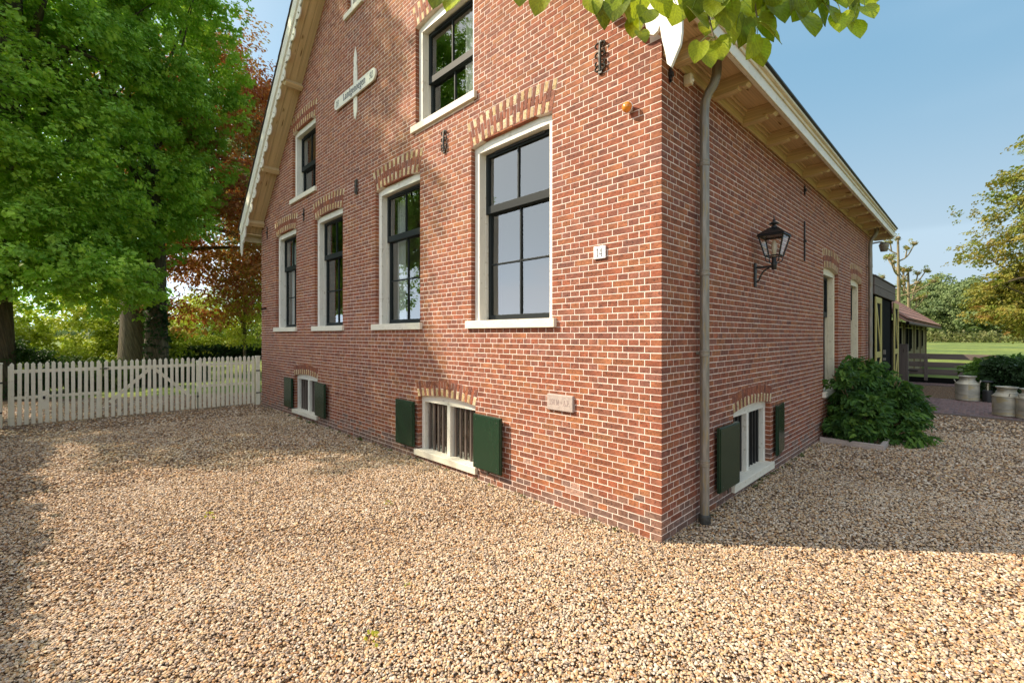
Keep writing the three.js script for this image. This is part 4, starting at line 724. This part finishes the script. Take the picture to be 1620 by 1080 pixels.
function tree(o) {
  const t = thing('tree', o.label, 'tree', [o.x, 0, o.z], 0, o.group), r = mulberry(o.seed), H = o.trunk, R = o.r, top = o.c[1] + o.e[1] * 0.75;
  if (o.low) { const s2 = crownSpots(o.seed + 9, ...o.low); o.extra = s2.spots; }
  const dx = o.lean?.[0] ?? 0, dz = o.lean?.[1] ?? 0;
  const { spots, centres } = crownSpots(o.seed + 1, o.c, o.e, o.clumps, o.per, o.size ?? 1, o.cr ?? 1, o.taper ?? 0.2, o.hollow ?? 0.35);
  const g = [tube([[0, -0.1, 0], [0.02, 0.35, 0], [dx * 0.3, H * 0.5, dz * 0.3], [dx, H, dz], [mix(dx, o.c[0], 0.6), mix(H, top, 0.5), mix(dz, o.c[2], 0.6)], [o.c[0], top, o.c[2]]], [R * 1.55, R * 1.12, R, R * 0.86, R * 0.45, R * 0.1], 14)];
  const trunk = part('trunk', g, o.bark ?? M.bark, t);
  const limbs = []; const n = o.limbs ?? 22;
  for (let i = 0; i < n; i++) { const C = centres[Math.floor(r() * centres.length)], f = 0.15 + 0.6 * r(), y0 = mix(H * 0.8, top, f * 0.7), k = clamp((y0 - H) / (top - H)), bx0 = mix(dx, o.c[0], k), bz0 = mix(dz, o.c[2], k); if (C[1] < y0 - 1.5) continue; limbs.push(tube([[bx0, y0, bz0], [mix(bx0, C[0], 0.45), mix(y0, C[1], 0.35) + 0.2, mix(bz0, C[2], 0.45)], C], [R * mix(0.42, 0.16, f), R * 0.2, R * 0.04], 6)); }
  if (limbs.length) part('branches', limbs, o.bark ?? M.bark, t).userData.kind = 'stuff';
  foliage(t, o.sprig, o.extra ? spots.concat(o.extra) : spots, o.tones, o.seed + 2, 'crown', o.up ?? 0.5);
  return t;
}
// the limes along the yard, left
const ivyTrunk = tree({ seed: 11, x: -18.2, z: 1.26, r: 0.25, trunk: 4.6, c: [-0.2, 11.0, 0.6], e: [3.5, 8.0, 3.6], clumps: 230, per: 27, cr: 0.95, hollow: 0.42, sprig: SPRIG.lime, tones: GREEN, group: 'lime trees along the yard', label: 'tall green lime tree with an ivy clad trunk behind the middle picket gate' });
tree({ seed: 23, low: [[1.0, 4.2, -1.5], [2.6, 1.9, 2.8], 50, 24, 1, 1.0, 0.1, 0.2], x: -17.2, z: 4.95, r: 0.30, trunk: 3.6, c: [-0.2, 10.4, -0.5], e: [4.6, 8.6, 4.6], clumps: 310, per: 27, cr: 0.95, hollow: 0.42, sprig: SPRIG.lime, tones: GREEN, group: 'lime trees along the yard', label: 'tall green lime tree with a dark trunk at the left edge of the photo' });
{ // ivy on the trunk
  const r = mulberry(5), spots = []; for (let i = 0; i < 420; i++) { const a = (r() - 0.35) * 3.4 - 0.2, y = Math.pow(r(), 1.2) * 3.0, R = 0.31 - 0.015 * y; spots.push([Math.cos(a) * R, y, Math.sin(a) * R, 1, r()]); } for (let i = 0; i < 130; i++) { const a = r() * 6.283; spots.push([Math.cos(a) * 0.4, r() * 0.7, Math.sin(a) * 0.4, 1, r()]); }
  foliage(ivyTrunk, SPRIG.ivy, spots, [[0.025, 0.07, 0.015], [0.04, 0.10, 0.02], [0.06, 0.13, 0.025]], 8, 'ivy', 0.1);
}
// limes of the same row that stand outside the photograph and shade the yard
tree({ seed: 31, x: -14.9, z: 7.35, r: 0.33, trunk: 4, c: [0, 11.0, 0], e: [2.2, 8.2, 2.2], clumps: 125, per: 30, cr: 0.9, sprig: SPRIG.lime, tones: GREEN, group: 'lime trees along the yard', label: 'tall narrow green lime tree standing out of view, left of the fence' });
// (a tall hedge runs along the other side of the yard; see below)
// copper beech and its neighbours behind the fence
tree({ seed: 41, x: -23.9, z: 1.33, r: 0.42, trunk: 4.2, c: [1.0, 9.0, -3.0], e: [6.0, 7.0, 6.0], clumps: 200, per: 20, cr: 1.3, size: 1.4, sprig: SPRIG.beech, tones: COPPER, up: 0.7, taper: 0.3, label: 'copper beech with reddish brown leaves between the lime tree and the gable' });
tree({ seed: 43, x: -29, z: -7.5, r: 0.45, trunk: 5, c: [0, 11.5, 0], e: [5.2, 6.5, 5.2], clumps: 150, per: 24, cr: 1.5, size: 0.9, sprig: SPRIG.far, tones: HAZYOAK, label: 'dark green oak rising behind the copper beech beside the gable' });
tree({ seed: 47, x: -23.2, z: -2.75, r: 0.06, trunk: 1.2, c: [0, 3.1, 0], e: [1.35, 2.0, 1.35], clumps: 46, per: 18, cr: 0.6, size: 0.75, sprig: SPRIG.beech, tones: SUNNY, label: 'young light green tree just left of the brick house wall' });
function bush(o) {
  const t = thing(o.name ?? 'shrub', o.label, o.cat ?? 'shrub', [o.x, 0, o.z], 0, o.group), r = mulberry(o.seed);
  const { spots, centres } = crownSpots(o.seed, [0, o.e[1] * 0.92, 0], o.e, o.clumps, o.per, o.size ?? 1, o.cr ?? 0.5, 0.1, o.hollow ?? 0.4);
  const keep = spots.filter((s) => s[1] > 0.04);
  part('stems', Array.from({ length: o.stems ?? 7 }, () => { const C = centres[Math.floor(r() * centres.length)]; return tube([[(r() - 0.5) * 0.3, 0, (r() - 0.5) * 0.3], [C[0] * 0.5, Math.max(0.15, C[1] * 0.55), C[2] * 0.5], [C[0], Math.max(0.2, C[1]), C[2]]], [0.03 * (o.k ?? 1), 0.02 * (o.k ?? 1), 0.006], 6); }), M.twig, t);
  foliage(t, o.sprig, keep, o.tones, o.seed + 3, 'leaves', o.up ?? 0.5); return t;
}
[[-29.3, 6.2, 2.6, 2.0, 61, 'bright yellow green shrub at the left, behind the dark mound'], [-30.5, 2.6, 3.0, 2.4, 62, 'bright yellow green shrub between the left trunk and the ivy trunk'], [-28.5, 0.4, 2.2, 1.5, 63, 'low yellow green shrub right behind the two trunks'], [-38, -3.6, 3.0, 2.6, 64, 'yellow green shrub right of the ivy trunk'], [-39, -7.4, 3.2, 2.6, 65, 'light green shrub in the distance below the copper beech'], [-38.5, -10.6, 3.2, 2.5, 66, 'light green shrub nearest the wall of the house, far behind the fence']].forEach(([x, z, e, h, s, label], i) =>
  bush({ seed: s, x, z, e: [e, h, e * 0.8], clumps: 80, per: 9, cr: 0.8, size: 0.62, hollow: 0.5, sprig: SPRIG.far, tones: i % 2 ? SUNNY : [...SUNNY].reverse().concat([[0.07, 0.13, 0.02]]), k: 2, label, group: 'sunlit shrubs behind the picket fence' }));
bush({ name: 'clipped_mound', cat: 'hedge', seed: 71, group: 'green mounds behind the picket fence', x: -17.9, z: 5.4, e: [1.5, 0.78, 2.3], clumps: 120, per: 18, cr: 0.32, size: 0.8, sprig: SPRIG.bush, tones: [[0.03, 0.085, 0.015], [0.05, 0.12, 0.02], [0.07, 0.15, 0.025]], label: 'dark green clipped mound behind the left picket gate' });
bush({ name: 'clipped_mound', cat: 'hedge', seed: 72, group: 'green mounds behind the picket fence', x: -18.8, z: 2.9, e: [1.3, 0.55, 1.5], clumps: 80, per: 18, cr: 0.3, size: 0.8, sprig: SPRIG.bush, tones: [[0.05, 0.11, 0.015], [0.09, 0.16, 0.02], [0.12, 0.2, 0.025]], label: 'low sunlit green mound in front of the dark leaning trunk' });
function hedge(x0, z0, x1, z1, w, h, seed, tones, label, geo = SPRIG.bush, size = 1, density = 190) {
  const L = Math.hypot(x1 - x0, z1 - z0), t = thing('hedge', label, 'hedge', [x0, 0, z0], -Math.atan2(z1 - z0, x1 - x0)), r = mulberry(seed), spots = [];
  const area = 2 * L * h + L * w + 2 * w * h, n = Math.round(area * density);
  for (let i = 0; i < n; i++) {
    const k = r() * area; let p; const b = vnoise(r() * 0 + i * 0.37, seed, 999, 999, 3);
    if (k < L * w) p = [r() * L, h, (r() - 0.5) * w]; else if (k < L * w + 2 * L * h) p = [r() * L, r() * h, (r() < 0.5 ? -1 : 1) * w / 2]; else p = [(r() < 0.5 ? 0 : 1) * L, r() * h, (r() - 0.5) * w];
    const lump = (vnoise(p[0] * 1.4 + 5, p[1] * 2 + p[2] * 1.7 + 9, 999, 999, seed) - 0.5) * 0.22; spots.push([p[0] + (r() - 0.5) * 0.12, Math.max(0.03, p[1] + lump * (p[1] / h) + (r() - 0.5) * 0.10), p[2] * (1 + lump * 0.6) + (r() - 0.5) * 0.12, size, clamp(0.5 + lump * 3 + (r() - 0.5) * 0.3)]);
  }
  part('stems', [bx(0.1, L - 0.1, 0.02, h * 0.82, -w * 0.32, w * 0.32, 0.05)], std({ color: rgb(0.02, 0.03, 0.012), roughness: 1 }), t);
  foliage(t, geo, spots, tones, seed + 1, 'leaves', 0.2); return t;
}
hedge(-19.8, -0.4, -20.0, 2.4, 0.8, 0.55, 81, [[0.03, 0.08, 0.015], [0.05, 0.11, 0.02], [0.08, 0.16, 0.025]], 'low dark green hedge behind the middle picket gate', SPRIG.bush, 1.3, 110);
hedge(-35, -11.5, -36.5, 0.5, 1.0, 0.9, 82, [[0.03, 0.075, 0.015], [0.05, 0.10, 0.02]], 'long dark hedge at the back of the sunlit lawn', SPRIG.far, 0.5, 40);
hedge(-10.6, 5.98, 0.2, 5.98, 0.9, 1.95, 84, [[0.06, 0.13, 0.02], [0.10, 0.20, 0.025], [0.17, 0.29, 0.035]], 'tall green hedge standing out of view along the left of the gravel', SPRIG.bush, 1.3, 110);
// right side: hedge, laurel, trees
const DARKH = [[0.018, 0.05, 0.012], [0.028, 0.07, 0.016], [0.045, 0.10, 0.02]];
hedge(2.05, -14.7, 6.5, -14.3, 1.3, 0.95, 83, DARKH, 'dark clipped hedge behind the milk cans on the right');
bush({ name: 'laurel', seed: 91, group: 'laurels by the plank gate', x: 2.55, z: -16.6, e: [1.0, 0.60, 1.2], clumps: 90, per: 14, cr: 0.34, size: 1, sprig: SPRIG.big, tones: [[0.06, 0.14, 0.018], [0.11, 0.22, 0.025], [0.18, 0.30, 0.035]], label: 'bright leafy laurel bush at the end of the plank gate' });
bush({ name: 'laurel', seed: 92, group: 'laurels by the plank gate', x: 3.9, z: -16.6, e: [1.8, 0.62, 1.2], clumps: 100, per: 14, cr: 0.34, size: 1, sprig: SPRIG.big, tones: [[0.06, 0.14, 0.018], [0.11, 0.22, 0.025], [0.16, 0.27, 0.03]], label: 'bright leafy laurel bush above the dark hedge at the right edge' });
tree({ seed: 101, x: 5.0, z: -41.0, r: 0.36, trunk: 3.0, c: [0.9, 7.8, 0.5], e: [6.4, 7.2, 6.0], clumps: 230, per: 12, cr: 1.1, size: 0.66, sprig: SPRIG.far, tones: SPRING, limbs: 40, hollow: 0.3, taper: 0.35, label: 'large tree with orange and yellow green young leaves at the right edge' });
tree({ seed: 103, x: 5.2, z: -44.6, r: 0.24, trunk: 2.4, c: [-0.4, 4.3, 0], e: [3.6, 2.7, 3.4], clumps: 130, per: 16, cr: 1.0, size: 0.7, sprig: SPRIG.far, tones: SPRING, hollow: 0.2, label: 'lower yellow green tree with a pale trunk under the large right tree' });
[[-9.5, -112, 7.5, 9, 111, 'round dark green tree in the distance, just right of the pollarded trees'], [-4.0, -110, 8, 10, 112, 'dark green tree in the distance, second right of the stable roof'], [1.5, -104, 7, 9.2, 113, 'dark green tree in the distance, left of the orange tree'], [-16, -116, 8, 9, 114, 'dark green tree in the distance behind the stable roof'], [9, -112, 8, 10, 115, 'dark green tree in the distance behind the orange tree']].forEach(([x, z, e, h, s, label]) =>
  tree({ seed: s, x: 1.88 + (x - 1.88) * 1.9, z: 3.6 + (z - 3.6) * 1.9, r: 0.7, trunk: 5, c: [0, h * 1.12, 0], e: [e * 1.7, h * 0.98, e * 1.7], clumps: 150, per: 26, cr: 2.8, size: 0.95, sprig: SPRIG.vfar, tones: HAZYOAK, label, hollow: 0.45, group: 'distant trees across the meadow' }));
function pollard(x, z, h, seed, label) {                          // hard pruned plane trees with knuckles of new shoots
  const t = thing('pollarded_tree', label, 'tree', [x, 0, z], 0, 'pollarded trees behind the stable'), r = mulberry(seed), limb = [], spots = [];
  const knob = (p) => { for (let i = 0; i < 9; i++) spots.push([p[0] + (r() - 0.5) * 0.5, p[1] + (r() - 0.3) * 0.5, p[2] + (r() - 0.5) * 0.5, 0.34, r()]); limb.push(new THREE.IcosahedronGeometry(0.2, 1).scale(1, 0.8, 1).translate(...p)); };
  const trunk = part('trunk', tube([[0, 0, 0], [0.05, h * 0.5, 0], [0, h, 0]], [0.16, 0.13, 0.08], 10), M.paleBark, t); knob([0, h, 0]);
  for (let i = 0; i < 7; i++) { const y = h * (0.50 + 0.06 * i), a = i * 2.4 + r(), L = 2.3 - i * 0.22, e = [Math.cos(a) * L, y + 0.9 + r() * 0.6, Math.sin(a) * L]; limb.push(tube([[0, y, 0], [e[0] * 0.5, y + 0.35, e[2] * 0.5], e], [0.065, 0.05, 0.04], 7)); knob(e); const e2 = [e[0] * 0.55, y + 1.1, e[2] * 0.55]; limb.push(tube([[e[0] * 0.45, y + 0.33, e[2] * 0.45], e2], [0.06, 0.05], 6)); knob(e2); }
  part('branches', limb, M.paleBark, t); foliage(t, SPRIG.far, spots, SPRING, seed, 'shoots', 0.3);
}
pollard(-3.2, -48.4, 10.2, 121, 'tall bare pollarded tree with tufts of shoots behind the stable roof'); pollard(-2.7, -50.4, 7.6, 122, 'shorter pollarded tree just right of the taller one');
{ // far woods and hedgerows all round the fields
  const t = thing('far_woods', 'distant line of green trees along the edge of the fields', 'woods', [0, 0, 0]), r = mulberry(131), spots = [];
  for (let i = 0; i < 5200; i++) { const a = r() * 6.283, d = 190 + 90 * r(), h = 3 + 7 * vnoise(a * 9, 1, 999, 999, 4); const dx = Math.cos(a), dz = Math.sin(a), s = 0.659 * dx * d + 0.752 * dz * d, open = dx * -0.752 + dz * 0.659 > 0.9 ? 0.45 : 1; spots.push([dx * d, r() * h * open, dz * d, 2.6, r()]); }
  foliage(t, SPRIG.vfar, spots, HAZYOAK, 5, 'foliage', 0.3); t.userData.kind = 'stuff';
  const t2 = thing('field_hedgerow', 'rough hedgerow of pale grass and low bushes across the meadow on the right', 'hedgerow', [0, 0, 0]), sp = [];
  for (let i = 0; i < 900; i++) { const f = r(); sp.push([mix(-60, 60, f), r() * 2.6, mix(-158, -150, f) + (r() - 0.5) * 8, 0.8, r()]); }
  foliage(t2, SPRIG.vfar, sp, [[0.16, 0.20, 0.05], [0.22, 0.25, 0.07], [0.26, 0.25, 0.10]], 6, 'foliage', 0.3); t2.userData.kind = 'stuff';
}
// the leafy shrub against the side wall, in its kerbed bed
{
  const t = thing('bed_edging', 'thin grey stone edging around the bed of the wall shrub', 'edging', [0, 0, 0]);
  part('kerb', [bx(0.02, 0.85, -0.05, 0.075, -5.36, -5.30, 0.006), bx(0.79, 0.85, -0.05, 0.07, -8.9, -5.361, 0.006)], M.stone, t);
  const r = mulberry(141), spots = [], blobs = [[0.42, 0.42, -5.95, 0.46, 0.42], [0.55, 0.60, -6.8, 0.52, 0.46], [0.48, 0.72, -7.6, 0.48, 0.42], [0.82, 0.46, -7.0, 0.42, 0.42], [0.28, 0.82, -6.3, 0.24, 0.36], [0.62, 0.40, -8.3, 0.5, 0.36], [0.95, 0.28, -6.5, 0.32, 0.26], [0.33, 0.22, -5.62, 0.32, 0.2], [0.26, 1.08, -6.0, 0.13, 0.18], [1.02, 0.13, -5.95, 0.28, 0.12], [1.25, 0.15, -6.1, 0.14, 0.08], [0.40, 0.26, -5.6, 0.3, 0.18], [0.18, 0.98, -5.75, 0.14, 0.16], [0.45, 1.16, -7.2, 0.24, 0.14], [0.25, 1.2, -6.6, 0.14, 0.16], [0.9, 0.85, -6.8, 0.2, 0.16]];
  for (const [x, y, z, R, h] of blobs) { const n = Math.round(R * h * 1750); for (let i = 0; i < n; i++) { let a, b, c, d; do { a = r() * 2 - 1; b = r() * 2 - 1; c = r() * 2 - 1; d = a * a + b * b + c * c; } while (d > 1 || d < 0.3); const px = x + a * R, py = y + b * h; if (px < 0.04 || py < 0.03 || vnoise(px * 6 + 5, py * 6 + (z + c * R) * 5 + 60, 999, 999, 8) < 0.36) continue; spots.push([px, py, z + c * R, 0.52, r(), Math.atan2(-a, -c)]); } }
  const s = thing('wall_shrub', 'broad dark green leafy shrub growing against the side wall', 'shrub', [0, 0, 0]);
  part('stems', blobs.flatMap(([x, y, z, R], i) => [0, 1, 2].map((k) => tube([[0.45 + (r() - 0.5) * 0.3, 0, -6.7 + (z + 6.7) * 0.4 + (r() - 0.5) * 0.3], [mix(0.5, x, 0.6), y * 0.6, mix(-6.7, z, 0.7)], [x + (r() - 0.5) * R, y + 0.1, z + (r() - 0.5) * R]], [0.012, 0.009, 0.004], 6))), std({ color: rgb(0.30, 0.20, 0.11), roughness: 0.8 }), s);
  foliage(s, SPRIG.big, spots, [[0.035, 0.10, 0.02], [0.062, 0.155, 0.026], [0.11, 0.235, 0.034], [0.23, 0.37, 0.05]], 142, 'leaves', 0.35);
}
{ // small plants along the foot of the walls, dead leaves blown about the gravel
  const r = mulberry(171), t = thing('wall_weeds', 'small weeds and moss growing where the brick walls meet the gravel', 'weeds', [0, 0, 0]), sp = [];
  for (let i = 0; i < 90; i++) { const f = r(); if (r() < 0.62) sp.push([-10.6 * Math.pow(f, 0.8) - 0.1, 0.02, 0.03 + 0.05 * r(), 0.12 + 0.16 * r(), r()]); else sp.push([0.03 + 0.05 * r(), 0.02, -0.2 - 5 * f, 0.10 + 0.14 * r(), r()]); }
  foliage(t, SPRIG.bush, sp, [[0.07, 0.12, 0.02], [0.12, 0.17, 0.03], [0.20, 0.22, 0.05]], 172, 'leaves', 0.3); t.userData.kind = 'stuff';
  const d = thing('fallen_leaves', 'scattered dry leaves lying on the gravel', 'leaves', [0, 0, 0]), q = [];
  for (let i = 0; i < 60; i++) { const x = -9 + 12.5 * r(), z = -6 + 10 * r(); if (x < 0.1 && z < 0.1) continue; q.push([x, 0.028, z, 0.55 + 0.5 * r(), r()]); }
  const leafOne = leafShape(0.055, 0.04, 0.006, 0.01).rotateX(-Math.PI / 2); leafOne.setAttribute('uv', new THREE.BufferAttribute(new Float32Array(leafOne.attributes.position.count * 2), 2));
  foliage(d, leafOne, q, [[0.16, 0.08, 0.03], [0.26, 0.15, 0.05], [0.24, 0.22, 0.06]], 173, 'leaves', 0.75); d.userData.kind = 'stuff';
}
{ // weeds
  const t = thing('weeds', 'a few tiny green weeds sprouting in the gravel', 'weeds', [0, 0, 0]), spots = [[-0.55, 0.03, 2.35, 0.28, 0.9], [-3.3, 0.03, 2.6, 0.3, 0.8], [-2.4, 0.03, 1.2, 0.22, 0.6], [-0.9, 0.03, 1.9, 0.18, 0.5]]; foliage(t, SPRIG.bush, spots, SUNNY, 9, 'leaves', 0.4); t.userData.kind = 'stuff';
}
// ------------------------------------------------------------------ the lime bough that hangs into the top of the view
{
  const t = thing('lime_bough', 'overhanging lime bough with heart shaped leaves hanging in from the top right', 'branch', [0, 0, 0]), r = mulberry(151);
  const F = new THREE.Vector3(-0.71447, 0, -0.69967), Rt = new THREE.Vector3(0.69967, 0, -0.71447);
  const at = (px, py, d) => EYE.clone().addScaledVector(F, d).addScaledVector(Rt, d * (px - 810) / 728).add(new THREE.Vector3(0, d * (530 - py) / 728, 0));
  const vein = texture(256, 256, (u, v) => { const x = (u - 0.5) * 2, m = Math.exp(-Math.pow(x / 0.022, 2)); let s = 0; for (let k = 0; k < 6; k++) { const y0 = 0.08 + k * 0.14, d = v - (y0 + Math.abs(x) * 0.42); s = Math.max(s, Math.exp(-Math.pow(d / 0.011, 2))); } const n = fbm(u, v, 20, 20, 3, 5); const g = 0.80 + 0.2 * n + 0.22 * Math.max(m, s * 0.7); return [g, g, g * 0.92]; });
  const heart = (seed) => {
    const q = mulberry(seed), g = new THREE.PlaneGeometry(1, 1, 10, 12), p = g.attributes.position, cup = 0.10 + 0.12 * q(), curl = 0.10 + 0.18 * q(), tw = (q() - 0.5) * 0.5;
    for (let i = 0; i < p.count; i++) {
      const u = p.getX(i) * 2, v = p.getY(i) + 0.5;                                  // v: 0 at the stalk, 1 at the tip
      const wid = 0.46 * (v < 0.38 ? Math.pow(clamp(1 - Math.pow((0.38 - v) / 0.42, 2)), 0.5) : Math.pow(clamp(1 - Math.pow((v - 0.38) / 0.62, 1.9)), 0.8)), lobe = -0.13 * Math.pow(Math.abs(u), 1.3) * (1 - v) * (1 - v);
      const x = u * wid * (1 + 0.02 * Math.sin(v * 50)), y = v * (1 + 0.07 * smooth(0.9, 1, v)) + lobe;
      p.setXYZ(i, x, -y, cup * x * x * 3 - curl * v * v * 0.5 + tw * x * v + 0.012 * Math.sin(u * 9) * Math.sin(v * 14));
    }
    g.computeVertexNormals(); return g.toNonIndexed();
  };
  const hearts = [1, 2, 3, 4, 5, 6].map(heart), mats = [[0.27, 0.34, 0.012], [0.34, 0.41, 0.014], [0.44, 0.52, 0.018], [0.21, 0.28, 0.014]].map((c) => new THREE.MeshPhysicalMaterial({ color: rgb(...c), map: vein, roughness: 0.5, specularIntensity: 0.3, transmission: 0.5, thickness: 0, side: THREE.DoubleSide, bumpMap: vein, bumpScale: 0.0006 }));
  // twigs: each a run of points with the leaves that hang from it (place in the view where the branch grew, distance, leaf length)
  const bough = [at(2100, -900, 2.4), at(1700, -420, 1.75), at(1400, -150, 1.45), at(1230, -75, 1.36), at(1060, -60, 1.34), at(900, -75, 1.40), at(780, -85, 1.46), at(700, -75, 1.52)];
  const branch = part('bough', tube(bough, [0.035, 0.024, 0.013, 0.009, 0.007, 0.005, 0.004, 0.002], 8), M.twig, t);
  const leaf = (px, py, len, d, tilt = 0, yaw = 0, k = null) => {      // px, py: the middle of the leaf
    const L = len / 728 * d, o = new THREE.Mesh(hearts[Math.floor(r() * 6)], mats[k ?? Math.floor(r() * 4)]); o.name = 'leaf'; o.castShadow = o.receiveShadow = true;
    const c = at(px, py, d); o.scale.setScalar(L); o.rotation.set(-0.25 + (r() - 0.5) * 0.7, Math.atan2(-F.x, -F.z) + yaw + (r() - 0.5) * 1.1, tilt, 'YXZ'); o.updateMatrix();
    const mid = new THREE.Vector3(0, -0.5, 0).applyMatrix4(new THREE.Matrix4().makeRotationFromEuler(o.rotation)).multiplyScalar(L); o.position.copy(c).sub(mid); t.add(o); return o.position.clone();
  };
  const clusters = [
    [[700, -30], [[690, -4, 40], [716, 2, 44]]], [[840, -40], [[820, -4, 34], [853, 4, 42], [838, -22, 40], [872, -14, 36]]],
    [[960, -30], [[940, 4, 40], [952, 24, 44, 0.2], [975, 12, 48], [1005, 6, 54], [996, -14, 50]]], [[1010, 20], [[1003, 44, 34, -0.1], [1017, 56, 28, 0.2], [1022, 24, 44, -0.4]]],
    [[1050, -20], [[1068, 22, 50], [1048, 6, 44, 0.5], [1090, -6, 46, -0.4], [1040, -22, 40]]], [[1110, -10], [[1108, 28, 50, 0.2], [1122, 42, 40, -0.2], [1098, 8, 48], [1134, 8, 50], [1150, 22, 48], [1140, -12, 50]]],
    [[1130, 60], [[1104, 82, 36, -0.25, 0, 2], [1120, 92, 38, 0.1, 0, 2], [1137, 76, 48, 0.25]]], [[1160, 20], [[1170, 30, 50, -0.4], [1186, 12, 48, 0.3], [1158, 46, 44], [1200, -8, 50], [1176, 50, 46]]],
    [[1200, 40], [[1222, 52, 46, 0.4, 0, 1], [1190, 72, 46, -0.35, 0, 2], [1203, 84, 40, 0.25, 0, 2], [1214, 44, 44, 0.6]]], [[1240, -10], [[1234, 12, 54, 0.2], [1222, -10, 50, -0.3], [1256, 0, 54], [1210, 22, 46, 0.5]]],
    [[1285, -10], [[1280, 36, 58, 0, 0, 1], [1262, 12, 50, -0.4], [1300, 14, 50, 0.5], [1286, -8, 52]]], [[1320, 0], [[1330, 34, 40, -0.1, 0, 2], [1348, 20, 48, 0.4, 0, 0], [1316, 18, 52, -0.2], [1338, -10, 46]]], [[1365, -20], [[1372, 2, 36, 0.3], [1352, -12, 40], [1390, -16, 36], [1330, -26, 48], [1376, 18, 34, 0.2], [1356, 46, 36, 0.1]]],
    [[1160, -60], [[1080, -30, 52], [1120, -34, 52], [1170, -34, 52], [1215, -34, 52], [1262, -30, 52], [1310, -34, 50]]],
  ];
  for (const [[tx, ty], leaves] of clusters) {
    const d = 1.30 + 0.14 * (r() - 0.5) + (tx < 900 ? 0.12 : 0), knot = at(tx, ty, d); let best = bough[0], bd = 9; for (let i = 0; i < bough.length - 1; i++) for (let f = 0; f < 1; f += 0.1) { const p = bough[i].clone().lerp(bough[i + 1], f), q = p.distanceTo(knot); if (q < bd) { bd = q; best = p; } }
    part('twig', tube([best, best.clone().lerp(knot, 0.5).add(new THREE.Vector3(0, 0.012, 0)), knot], [0.004, 0.003, 0.002], 6), M.twig, t);
    const stalks = []; for (const [px, py, len, tilt, yaw, k] of leaves) { const p = leaf(px, py, len * 0.95, d + 0.10 * (r() - 0.5), tilt ?? (r() - 0.5) * 0.8, yaw ?? 0, k ?? null); stalks.push(tube([knot, knot.clone().lerp(p, 0.5).add(new THREE.Vector3(0, 0.010, 0)), p], 0.0011, 5)); }
    part('stalks', stalks, std({ color: rgb(0.22, 0.28, 0.06), roughness: 0.6 }), t);
  }
}
renderer.render(scene, camera);
